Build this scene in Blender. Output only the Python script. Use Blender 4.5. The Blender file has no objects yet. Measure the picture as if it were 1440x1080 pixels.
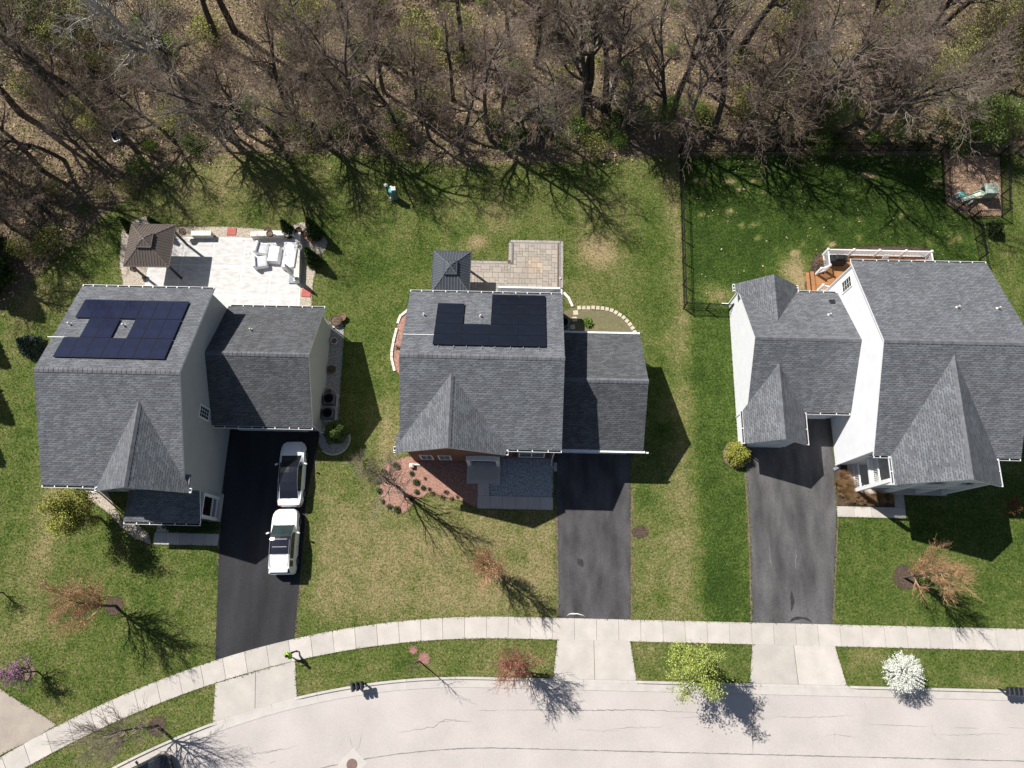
import bpy, bmesh, math, random
import numpy as np
from mathutils import Vector, Matrix
R = math.radians
SC = bpy.context.scene
C = SC.collection
rnd = random.Random(7)

# ---------------------------------------------------------------- camera, sky, sun, exposure
CAM_H = 52.0; TILT = R(16); HEAD = R(1.3); FOC = 1000.0      # focal length in pixels of a 1440 px wide picture
cd = bpy.data.cameras.new('camera'); cam = bpy.data.objects.new('camera', cd); C.objects.link(cam)
cam.location = (0, 0, CAM_H); cam.rotation_euler = (TILT, 0, HEAD)
cd.sensor_fit = 'HORIZONTAL'; cd.sensor_width = 36.0; cd.lens = 36.0 * FOC / 1440.0
cd.clip_start = 0.5; cd.clip_end = 2000
SC.camera = cam
SUN_SX, SUN_SY = 0.69, -0.508                                  # shadow offset per metre of height
SUN_EL = math.atan2(1, math.hypot(SUN_SX, SUN_SY))
to_sun = Vector((-SUN_SX, -SUN_SY, 1)).normalized()
w = bpy.data.worlds.new('World'); SC.world = w; w.use_nodes = True
nt = w.node_tree; bg = nt.nodes['Background']
sky = nt.nodes.new('ShaderNodeTexSky'); sky.sky_type = 'NISHITA'; sky.sun_disc = False
sky.sun_elevation = SUN_EL; sky.sun_rotation = math.atan2(to_sun.x, to_sun.y)
nt.links.new(sky.outputs[0], bg.inputs[0]); bg.inputs[1].default_value = 0.05
sl = bpy.data.lights.new('sun', 'SUN'); sl.energy = 4.6; sl.angle = R(0.53); sl.color = (1, 0.965, 0.91)
so = bpy.data.objects.new('sun', sl); C.objects.link(so); so.location = (-40, 30, 80)
so.rotation_euler = to_sun.to_track_quat('Z', 'Y').to_euler()
SC.view_settings.view_transform = 'Standard'; SC.view_settings.look = 'None'
SC.view_settings.exposure = 0.5; SC.view_settings.gamma = 1

def G(px, py, z=0.0):
    """survey helper: place on the ground (or at height z) of a spot measured in the 1440 px wide aerial picture"""
    x = (px - 720) / FOC; y = -(py - 540) / FOC
    d = Vector((x, y * math.cos(TILT) + math.sin(TILT), y * math.sin(TILT) - math.cos(TILT)))
    c, s = math.cos(HEAD), math.sin(HEAD)
    d = Vector((c * d.x - s * d.y, s * d.x + c * d.y, d.z))
    t = (z - CAM_H) / d.z
    return Vector((d.x * t, d.y * t, z))

# ---------------------------------------------------------------- materials
def new_mat(name):
    m = bpy.data.materials.new(name); m.use_nodes = True
    return m, m.node_tree.nodes, m.node_tree.links, m.node_tree.nodes['Principled BSDF']
def rgb(c): return (c[0], c[1], c[2], 1)
def sc(c, k): return tuple(min(1, x * k) for x in c)
MATS = {}
def mat(name, col, rough=.8, var=.12, scale=3.0, bump=0.0, bscale=30.0, metal=0.0, spec=.3, coat=0.0, coord='Object', stretch=None, detail=5, col2=None, objrand=0.0, trans=0.0, fine=0.0):
    m, N, L, P = new_mat(name)
    tc = N.new('ShaderNodeTexCoord'); src = tc.outputs[coord]
    if stretch:
        mp = N.new('ShaderNodeMapping'); mp.inputs['Scale'].default_value = stretch; L.new(src, mp.inputs['Vector']); src = mp.outputs[0]
    n = N.new('ShaderNodeTexNoise'); n.inputs['Scale'].default_value = scale; n.inputs['Detail'].default_value = detail
    L.new(src, n.inputs['Vector'])
    cr = N.new('ShaderNodeValToRGB'); cr.color_ramp.elements[0].position = .3; cr.color_ramp.elements[1].position = .7
    cr.color_ramp.elements[0].color = rgb(sc(col, 1 - var)); cr.color_ramp.elements[1].color = rgb(col2 if col2 else sc(col, 1 + var))
    L.new(n.outputs['Fac'], cr.inputs[0]); out = cr.outputs[0]
    if fine > 0:
        n3 = N.new('ShaderNodeTexNoise'); n3.inputs['Scale'].default_value = 14; n3.inputs['Detail'].default_value = 3; L.new(tc.outputs[coord], n3.inputs['Vector'])
        mr = N.new('ShaderNodeMapRange'); mr.inputs[1].default_value = .3; mr.inputs[2].default_value = .7; mr.inputs[3].default_value = 1 - fine; mr.inputs[4].default_value = 1 + fine
        L.new(n3.outputs['Fac'], mr.inputs[0])
        vm = N.new('ShaderNodeVectorMath'); vm.operation = 'SCALE'; L.new(out, vm.inputs[0]); L.new(mr.outputs[0], vm.inputs['Scale']); out = vm.outputs[0]
    if objrand > 0:
        oi = N.new('ShaderNodeObjectInfo'); mr = N.new('ShaderNodeMapRange'); mr.inputs[3].default_value = 1 - objrand; mr.inputs[4].default_value = 1 + objrand
        L.new(oi.outputs['Random'], mr.inputs[0])
        vm = N.new('ShaderNodeVectorMath'); vm.operation = 'SCALE'; L.new(out, vm.inputs[0]); L.new(mr.outputs[0], vm.inputs['Scale']); out = vm.outputs[0]
    L.new(out, P.inputs['Base Color'])
    P.inputs['Roughness'].default_value = rough; P.inputs['Metallic'].default_value = metal
    P.inputs['Specular IOR Level'].default_value = spec; P.inputs['Coat Weight'].default_value = coat
    if trans: P.inputs['Transmission Weight'].default_value = trans
    if bump > 0:
        b = N.new('ShaderNodeBump'); b.inputs['Distance'].default_value = bump; b.inputs['Strength'].default_value = 1
        n2 = N.new('ShaderNodeTexNoise'); n2.inputs['Scale'].default_value = bscale; n2.inputs['Detail'].default_value = 4
        L.new(tc.outputs[coord], n2.inputs['Vector']); L.new(n2.outputs['Fac'], b.inputs['Height']); L.new(b.outputs[0], P.inputs['Normal'])
    MATS[name] = m
    return m

def brick_mat(name, c1, c2, mortar, bw, rh, ms, rough=.9, bump=.006, stain=.2, bias=0.0, offset=.5):
    m, N, L, P = new_mat(name)
    tc = N.new('ShaderNodeTexCoord')
    br = N.new('ShaderNodeTexBrick'); br.inputs['Color1'].default_value = rgb(c1); br.inputs['Color2'].default_value = rgb(c2); br.inputs['Mortar'].default_value = rgb(mortar)
    br.inputs['Scale'].default_value = 1; br.inputs['Brick Width'].default_value = bw; br.inputs['Row Height'].default_value = rh
    br.inputs['Mortar Size'].default_value = ms; br.inputs['Mortar Smooth'].default_value = .2; br.inputs['Bias'].default_value = bias; br.offset = offset
    n0 = N.new('ShaderNodeTexNoise'); n0.inputs['Scale'].default_value = 3; L.new(tc.outputs['UV'], n0.inputs['Vector'])
    va = N.new('ShaderNodeVectorMath'); va.operation = 'MULTIPLY_ADD'; va.inputs[1].default_value = (.05, .008, 0); L.new(n0.outputs['Color'], va.inputs[0]); L.new(tc.outputs['UV'], va.inputs[2])
    L.new(va.outputs[0], br.inputs['Vector'])
    n = N.new('ShaderNodeTexNoise'); n.inputs['Scale'].default_value = .7; n.inputs['Detail'].default_value = 6; L.new(tc.outputs['UV'], n.inputs['Vector'])
    mr = N.new('ShaderNodeMapRange'); mr.inputs[1].default_value = .3; mr.inputs[2].default_value = .7; mr.inputs[3].default_value = 1 - stain; mr.inputs[4].default_value = 1 + stain
    L.new(n.outputs['Fac'], mr.inputs[0])
    n4 = N.new('ShaderNodeTexNoise'); n4.inputs['Scale'].default_value = 9; n4.inputs['Detail'].default_value = 3; L.new(tc.outputs['UV'], n4.inputs['Vector'])
    mr4 = N.new('ShaderNodeMapRange'); mr4.inputs[1].default_value = .3; mr4.inputs[2].default_value = .7; mr4.inputs[3].default_value = .85; mr4.inputs[4].default_value = 1.15; L.new(n4.outputs['Fac'], mr4.inputs[0])
    mm = N.new('ShaderNodeMath'); mm.operation = 'MULTIPLY'; L.new(mr.outputs[0], mm.inputs[0]); L.new(mr4.outputs[0], mm.inputs[1])
    vm = N.new('ShaderNodeVectorMath'); vm.operation = 'SCALE'; L.new(br.outputs['Color'], vm.inputs[0]); L.new(mm.outputs[0], vm.inputs['Scale'])
    L.new(vm.outputs[0], P.inputs['Base Color']); P.inputs['Roughness'].default_value = rough; P.inputs['Specular IOR Level'].default_value = .2
    b = N.new('ShaderNodeBump'); b.inputs['Distance'].default_value = bump; b.invert = True; L.new(br.outputs['Fac'], b.inputs['Height']); L.new(b.outputs[0], P.inputs['Normal'])
    MATS[name] = m; return m

def siding_mat(name, col, lap=.115):
    m, N, L, P = new_mat(name)
    tc = N.new('ShaderNodeTexCoord'); sp = N.new('ShaderNodeSeparateXYZ'); L.new(tc.outputs['UV'], sp.inputs[0])
    d = N.new('ShaderNodeMath'); d.operation = 'DIVIDE'; d.inputs[1].default_value = lap; L.new(sp.outputs['Y'], d.inputs[0])
    f = N.new('ShaderNodeMath'); f.operation = 'FRACT'; L.new(d.outputs[0], f.inputs[0])
    n = N.new('ShaderNodeTexNoise'); n.inputs['Scale'].default_value = 1.2; n.inputs['Detail'].default_value = 5; L.new(tc.outputs['UV'], n.inputs['Vector'])
    cr = N.new('ShaderNodeValToRGB'); cr.color_ramp.elements[0].position = .3; cr.color_ramp.elements[1].position = .7
    cr.color_ramp.elements[0].color = rgb(sc(col, .95)); cr.color_ramp.elements[1].color = rgb(sc(col, 1.03)); L.new(n.outputs['Fac'], cr.inputs[0])
    L.new(cr.outputs[0], P.inputs['Base Color']); P.inputs['Roughness'].default_value = .55; P.inputs['Specular IOR Level'].default_value = .3
    b = N.new('ShaderNodeBump'); b.inputs['Distance'].default_value = .012; b.invert = True; L.new(f.outputs[0], b.inputs['Height']); L.new(b.outputs[0], P.inputs['Normal'])
    MATS[name] = m; return m

def ground_mat():
    m, N, L, P = new_mat('lawn_and_litter')
    tc = N.new('ShaderNodeTexCoord'); co = tc.outputs['Object']
    def noise(s, d, dist=0):
        n = N.new('ShaderNodeTexNoise'); n.inputs['Scale'].default_value = s; n.inputs['Detail'].default_value = d; n.inputs['Distortion'].default_value = dist; L.new(co, n.inputs['Vector']); return n.outputs['Fac']
    def math_(op, a, b):
        x = N.new('ShaderNodeMath'); x.operation = op
        for i, v in enumerate((a, b)):
            if isinstance(v, (int, float)): x.inputs[i].default_value = v
            else: L.new(v, x.inputs[i])
        return x.outputs[0]
    def attr(nm):
        a = N.new('ShaderNodeAttribute'); a.attribute_name = nm; return a.outputs['Fac']
    lush, dry, lit = attr('lush'), attr('dry'), attr('litter')
    big = noise(.35, 4); mid = noise(1.6, 6, .4); fine = noise(7, 5, .5); tiny = noise(30, 3)
    v = math_('ADD', math_('MULTIPLY', math_('SUBTRACT', big, .5), .55), math_('MULTIPLY', math_('SUBTRACT', mid, .5), .6))
    v = math_('ADD', v, math_('MULTIPLY', math_('SUBTRACT', fine, .5), 1.5))
    v = math_('ADD', v, math_('MULTIPLY', math_('SUBTRACT', tiny, .5), 1.7))
    v = math_('ADD', v, math_('SUBTRACT', lush, math_('MULTIPLY', dry, 1.0)))
    cr = N.new('ShaderNodeValToRGB'); e = cr.color_ramp.elements
    e[0].position = 0; e[0].color = (.32, .25, .135, 1); e[1].position = 1; e[1].color = (.026, .052, .009, 1)
    for p, c in ((.22, (.205, .18, .08)), (.42, (.130, .145, .043)), (.62, (.080, .122, .021)), (.82, (.047, .08, .016))):
        x = e.new(p); x.color = rgb(c)
    L.new(v, cr.inputs[0])
    cl = N.new('ShaderNodeValToRGB'); e = cl.color_ramp.elements
    e[0].position = .25; e[0].color = (.05, .04, .028, 1); e[1].position = .8; e[1].color = (.43, .32, .235, 1)
    x = e.new(.5); x.color = (.195, .143, .10, 1)
    lv = math_('ADD', math_('MULTIPLY', fine, .45), math_('ADD', math_('MULTIPLY', tiny, .4), math_('MULTIPLY', mid, .15)))
    L.new(lv, cl.inputs[0])
    # green undergrowth film on part of the wood floor
    gm = N.new('ShaderNodeMapRange'); gm.inputs[1].default_value = .47; gm.inputs[2].default_value = .60; L.new(math_('ADD', math_('MULTIPLY', mid, .6), math_('MULTIPLY', fine, .4)), gm.inputs[0])
    mg = N.new('ShaderNodeMix'); mg.data_type = 'RGBA'; L.new(math_('MULTIPLY', gm.outputs[0], .72), mg.inputs['Factor']); L.new(cl.outputs[0], mg.inputs['A']); mg.inputs['B'].default_value = (.135, .145, .04, 1)
    lm = N.new('ShaderNodeMapRange'); lm.inputs[1].default_value = .42; lm.inputs[2].default_value = .58
    L.new(math_('ADD', lit, math_('MULTIPLY', math_('SUBTRACT', math_('ADD', math_('MULTIPLY', mid, .6), math_('MULTIPLY', fine, .4)), .5), 1.1)), lm.inputs[0])
    mx = N.new('ShaderNodeMix'); mx.data_type = 'RGBA'; L.new(lm.outputs[0], mx.inputs['Factor']); L.new(cr.outputs[0], mx.inputs['A']); L.new(mg.outputs['Result'], mx.inputs['B'])
    L.new(mx.outputs['Result'], P.inputs['Base Color']); P.inputs['Roughness'].default_value = .95; P.inputs['Specular IOR Level'].default_value = .1
    b = N.new('ShaderNodeBump'); b.inputs['Distance'].default_value = .05; b.inputs['Strength'].default_value = .8
    L.new(math_('ADD', math_('MULTIPLY', fine, .6), math_('MULTIPLY', tiny, .5)), b.inputs['Height']); L.new(b.outputs[0], P.inputs['Normal'])
    return m
M_GROUND = ground_mat()
def shingle_mat(name, ca, cb, tab=.31, rowh=.145):
    """laminated shingles: staggered tabs of random tone, a shadow line under each butt edge, weather streaks"""
    m, N, L, P = new_mat(name)
    def mth(op, a, b=0.0, c=None):
        x = N.new('ShaderNodeMath'); x.operation = op
        for i, v in enumerate((a, b) if c is None else (a, b, c)):
            if isinstance(v, (int, float)): x.inputs[i].default_value = v
            else: L.new(v, x.inputs[i])
        return x.outputs[0]
    def wn(a, b):
        c = N.new('ShaderNodeCombineXYZ'); L.new(a, c.inputs[0]); L.new(b, c.inputs[1]); x = N.new('ShaderNodeTexWhiteNoise'); x.noise_dimensions = '2D'; L.new(c.outputs[0], x.inputs['Vector']); return x.outputs['Value']
    tc = N.new('ShaderNodeTexCoord'); sp = N.new('ShaderNodeSeparateXYZ'); L.new(tc.outputs['UV'], sp.inputs[0])
    vv = mth('DIVIDE', sp.outputs['Y'], rowh); row = mth('FLOOR', vv); fv = mth('FRACT', vv)
    one = mth('ADD', 0.0, 3.7); sh = wn(row, one); uu = mth('ADD', mth('DIVIDE', sp.outputs['X'], tab), mth('ADD', mth('MULTIPLY', mth('MODULO', row, 2.0), .5), mth('MULTIPLY', sh, .35))); tb = mth('FLOOR', uu); fu = mth('FRACT', uu)
    rv = wn(tb, row); dark = mth('MULTIPLY', mth('MULTIPLY', mth('LESS_THAN', fv, .34), mth('GREATER_THAN', fu, .30)), mth('GREATER_THAN', rv, .22))
    gap = mth('MULTIPLY', mth('LESS_THAN', fu, .08), .15)
    n = N.new('ShaderNodeTexNoise'); n.inputs['Scale'].default_value = .6; n.inputs['Detail'].default_value = 6; L.new(tc.outputs['UV'], n.inputs['Vector'])
    n2 = N.new('ShaderNodeTexNoise'); n2.inputs['Scale'].default_value = 22; n2.inputs['Detail'].default_value = 3; L.new(tc.outputs['UV'], n2.inputs['Vector'])
    n5 = N.new('ShaderNodeTexNoise'); n5.inputs['Scale'].default_value = 1.0; n5.inputs['Detail'].default_value = 5; mp5 = N.new('ShaderNodeMapping'); mp5.inputs['Scale'].default_value = (2.6, .35, 1); L.new(tc.outputs['UV'], mp5.inputs['Vector']); L.new(mp5.outputs[0], n5.inputs['Vector'])
    k = mth('ADD', mth('ADD', .52, mth('MULTIPLY', n.outputs['Fac'], .60)), mth('MULTIPLY', n5.outputs['Fac'], .38)); k = mth('MULTIPLY', k, mth('ADD', .8, mth('MULTIPLY', n2.outputs['Fac'], .4)))
    k = mth('MULTIPLY', k, mth('SUBTRACT', 1.0, mth('MULTIPLY', dark, .5))); k = mth('MULTIPLY', k, mth('SUBTRACT', 1.0, gap))
    mx = N.new('ShaderNodeMix'); mx.data_type = 'RGBA'; L.new(rv, mx.inputs['Factor']); mx.inputs['A'].default_value = rgb(ca); mx.inputs['B'].default_value = rgb(cb)
    vm = N.new('ShaderNodeVectorMath'); vm.operation = 'SCALE'; L.new(mx.outputs['Result'], vm.inputs[0]); L.new(k, vm.inputs['Scale']); L.new(vm.outputs[0], P.inputs['Base Color'])
    P.inputs['Roughness'].default_value = .92; P.inputs['Specular IOR Level'].default_value = .2
    b = N.new('ShaderNodeBump'); b.inputs['Distance'].default_value = .006; b.inputs['Strength'].default_value = .7; L.new(mth('ADD', mth('SUBTRACT', 1.0, fv), mth('MULTIPLY', rv, .5)), b.inputs['Height']); L.new(b.outputs[0], P.inputs['Normal'])
    MATS[name] = m
shingle_mat('shingle', (.102, .107, .118), (.178, .186, .20))
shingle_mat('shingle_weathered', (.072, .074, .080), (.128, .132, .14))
brick_mat('red_brick', (.17, .06, .04), (.23, .09, .06), (.22, .19, .16), .21, .075, .01, bump=.005)
siding_mat('white_siding', (.74, .745, .77)); siding_mat('greige_siding', (.44, .45, .43))
mat('ridge', (.135, .14, .152), .9, .25, 2.5, .004, 40)
mat('white_trim', (.78, .78, .78), .45, .04, 4)
mat('dark_trough', (.03, .03, .03), .8, .3, 6)  # gutter bottoms: dirt plus the channel's shade, both put into the colour
mat('concrete', (.49, .45, .408), .85, .09, .9, .002, 60, objrand=.09, fine=.05)
mat('road', (.475, .432, .405), .9, .08, .35, .003, 70, fine=.07, detail=9)
mat('kerb_concrete', (.49, .455, .42), .85, .07, 1.5, .002, 60, objrand=.04, fine=.05)
mat('crack', (.22, .20, .19), .9, .2, 8); mat('joint', (.27, .25, .235), .9, .2, 5); mat('gutter_line', (.3, .28, .265), .9, .1, 3)
mat('asphalt_new', (.029, .029, .032), .85, .3, .5, .004, 60, fine=.2, stretch=(1.8, .35, 1), detail=8)
mat('asphalt_old', (.07, .066, .07), .9, .42, .7, .004, 60, stretch=(1.5, .55, 1), fine=.2, detail=9)
mat('asphalt_worn', (.09, .086, .087), .9, .42, .65, .004, 60, stretch=(1.6, .45, 1), fine=.2, detail=9)
mat('seal_tar', (.035, .034, .036), .8, .2, 5)
mat('tan_drive', (.36, .31, .26), .9, .1, 1, .003, 50, fine=.08)
mat('patio_white', (.64, .625, .61), .8, .05, 2)
mat('patio_panel', (.52, .50, .48), .8, .12, 1.6, .002, 30, detail=8, stretch=(1, 2.4, 1), col2=(.64, .625, .61), fine=.05)
mat('gravel_tan', (.42, .36, .29), .95, .35, 9, .03, 14, fine=.3)
mat('gravel_grey', (.30, .29, .28), .95, .45, 9, .03, 14, fine=.35)
mat('pea_gravel', (.36, .37, .38), .95, .4, 8, .03, 12, fine=.35)
mat('mulch_red', (.34, .19, .145), .95, .3, 7, .03, 16, fine=.25)
mat('mulch_brown', (.085, .058, .043), .95, .35, 7, .03, 16, fine=.3)
mat('shade_brown', (.045, .032, .025), .95, .35, 7, .03, 16, fine=.3); mat('mulch_pink', (.28, .15, .12), .95, .25, 7, .02, 16, fine=.25)  # first entry: near-black brown with the porch shade put into the colour
mat('leaf_mulch', (.34, .225, .15), .95, .45, 6, .03, 14, fine=.35)
mat('soil_grass', (.20, .155, .105), .95, .2, 2.2, .02, 14, fine=.3, col2=(.17, .175, .075)); mat('soil', (.17, .125, .09), .95, .3, 4, .02, 14, fine=.25)
mat('paver', (.365, .32, .27), .85, .1, 4, .003, 40, objrand=.13)
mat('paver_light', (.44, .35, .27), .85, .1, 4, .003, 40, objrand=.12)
mat('paver_edge', (.37, .325, .29), .85, .12, 4, .003, 40, objrand=.1)
mat('paver_blue', (.27, .265, .27), .85, .12, 4, .003, 40, objrand=.12)
mat('paver_joint', (.13, .105, .085), .95, .2, 8)
mat('stone_white', (.68, .65, .58), .85, .1, 4, .004, 30, objrand=.06)
mat('stone_cream', (.56, .49, .38), .85, .12, 4, .004, 30, objrand=.08)
mat('wall_block', (.52, .49, .44), .85, .12, 4, .004, 30, objrand=.08)
mat('red_pad', (.42, .12, .10), .8, .12, 4, .004, 30)
mat('gaz_brown', (.11, .088, .075), .5, .1, 2, spec=.4); mat('gaz_brown_rib', (.19, .155, .135), .45, .05, 2)
mat('gaz_grey', (.062, .07, .085), .5, .1, 2, spec=.4); mat('gaz_grey_rib', (.15, .165, .19), .45, .05, 2)
mat('dark_metal', (.02, .02, .022), .5, .1, 4); mat('iron_black', (.012, .012, .013), .5, .1, 6)
mat('panel_blue', (.010, .012, .034), .16, .25, 1.2, spec=.5, coat=.4); mat('panel_black', (.006, .007, .013), .2, .2, 1.2, spec=.5, coat=.3)
mat('panel_rim', (.03, .03, .035), .4, .05, 3, metal=.6); mat('rail_metal', (.55, .56, .58), .4, .05, 3, metal=.7)
mat('cover_white', (.72, .72, .73), .85, .05, 3, .02, 3); mat('cover_grey', (.58, .58, .62), .85, .05, 3, .02, 3); mat('cushion_grey', (.38, .38, .41), .9, .08, 3, .01, 5)
mat('deck_wood', (.36, .17, .07), .7, .2, 2, .003, 20, objrand=.14, stretch=(1, 9, 1))
mat('wood_weathered', (.34, .21, .12), .9, .25, 4, .004, 20, objrand=.2)
mat('glass', (.02, .028, .032), .08, .1, 1, spec=.6); mat('curtain_glass', (.07, .085, .08), .15, .3, 1.5, spec=.6)
mat('paint_white', (.80, .81, .83), .4, .02, 2, coat=.25, spec=.5); mat('paint_pearl', (.82, .82, .82), .4, .02, 2, coat=.25, spec=.5)
mat('paint_dark', (.015, .018, .024), .2, .1, 2, coat=.8, spec=.5)
mat('car_glass', (.012, .014, .018), .06, .1, 1, spec=.7); mat('car_glass_tint', (.03, .045, .045), .08, .3, 1.5, spec=.7); mat('roof_glass', (.016, .018, .028), .12, .1, 1, spec=.6)
mat('rubber', (.015, .015, .015), .85, .1, 8); mat('alloy', (.35, .35, .37), .35, .1, 4, metal=.8); mat('chrome', (.6, .6, .62), .2, .02, 4, metal=1)
mat('tail_red', (.25, .01, .012), .25, .1, 3); mat('head_lens', (.5, .52, .55), .15, .1, 4); mat('plate', (.7, .7, .68), .5, .05, 8)
mat('bark', (.115, .095, .08), .95, .3, 5, .012, 20); mat('bark_dark', (.075, .064, .055), .95, .3, 5, .012, 20); mat('bark_pale', (.42, .39, .35), .9, .3, 3, .008, 20); mat('bark_red', (.16, .10, .08), .95, .25, 5)
mat('twig_brown', (.195, .145, .105), .95, .3, 1.5); mat('twig_grey', (.27, .222, .175), .95, .3, 1.5); mat('twig_mauve', (.23, .17, .14), .95, .25, 1.2); mat('twig_red', (.27, .105, .06), .9, .3, 2); mat('twig_orange', (.46, .29, .165), .9, .3, 2); mat('twig_olive', (.16, .14, .085), .9, .3, 2); mat('twig_scarlet', (.37, .19, .13), .9, .3, 2)
def leaf(name, c, v=.3):
    """every leaf, petal or needle spray takes a tone of its own"""
    m, N, L, P = new_mat(name); g = N.new('ShaderNodeNewGeometry'); cr = N.new('ShaderNodeValToRGB'); e = cr.color_ramp.elements
    e[0].position = 0; e[0].color = rgb(sc(c, 1 - 1.5 * v)); e[1].position = 1; e[1].color = rgb((min(.9, c[0] * (1 + 1.3 * v)), min(.9, c[1] * (1 + 1.1 * v)), min(.9, c[2] * (1 + v))))
    x = e.new(.5); x.color = rgb(c); L.new(g.outputs['Random Per Island'], cr.inputs[0]); L.new(cr.outputs[0], P.inputs['Base Color']); P.inputs['Roughness'].default_value = .6; P.inputs['Specular IOR Level'].default_value = .2
    MATS[name] = m; return m
leaf('leaf_yellow', (.31, .32, .06)); leaf('leaf_lime', (.31, .37, .085)); leaf('leaf_green', (.14, .22, .04)); leaf('leaf_olive', (.29, .295, .08)); leaf('leaf_dark', (.035, .06, .016)); leaf('leaf_bush', (.085, .13, .03)); leaf('leaf_box', (.05, .10, .025))
leaf('bud_red', (.44, .18, .12)); leaf('bud_orange', (.50, .29, .13)); leaf('blossom_white', (.82, .83, .76), .05); leaf('blossom_pink', (.40, .21, .33)); leaf('needle', (.05, .08, .02)); leaf('needle_blue', (.05, .075, .06)); leaf('dead_grass', (.46, .31, .17)); leaf('brush_brown', (.17, .125, .09))
leaf('leaf_tan', (.42, .34, .23)); leaf('litter_leaf', (.40, .29, .215), .5)
mat('copper_green', (.13, .30, .27), .6, .1, 5); mat('teal_cap', (.10, .50, .47), .5, .05, 4); mat('pale_green', (.50, .60, .48), .6, .06, 4); mat('sage', (.36, .42, .35), .6, .08, 4); mat('util_green', (.10, .19, .165), .6, .1, 5)
mat('plastic_grey', (.22, .25, .29), .5, .1, 5); mat('mailbox_black', (.022, .024, .03), .45, .1, 5, spec=.4); mat('mailbox_grey', (.10, .105, .115), .5, .1, 5)
mat('navy', (.03, .04, .09), .4, .1, 4); mat('pot_brown', (.10, .065, .045), .8, .2, 6); mat('pot_white', (.6, .58, .55), .7, .1, 6); mat('pot_terra', (.33, .14, .07), .8, .2, 6); mat('cover_black', (.018, .018, .02), .7, .1, 3, .02, 4)
mat('skin', (.40, .22, .15), .6, .05, 8); mat('hair', (.025, .016, .012), .8, .2, 20); mat('lime_shirt', (.36, .62, .07), .8, .06, 6); mat('trouser', (.03, .032, .045), .9, .1, 6); mat('shoe', (.06, .06, .06), .7, .1, 8)
mat('manhole', (.19, .13, .11), .7, .2, 12, .004, 40); mat('acunit', (.11, .125, .16), .5, .1, 5)

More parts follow.
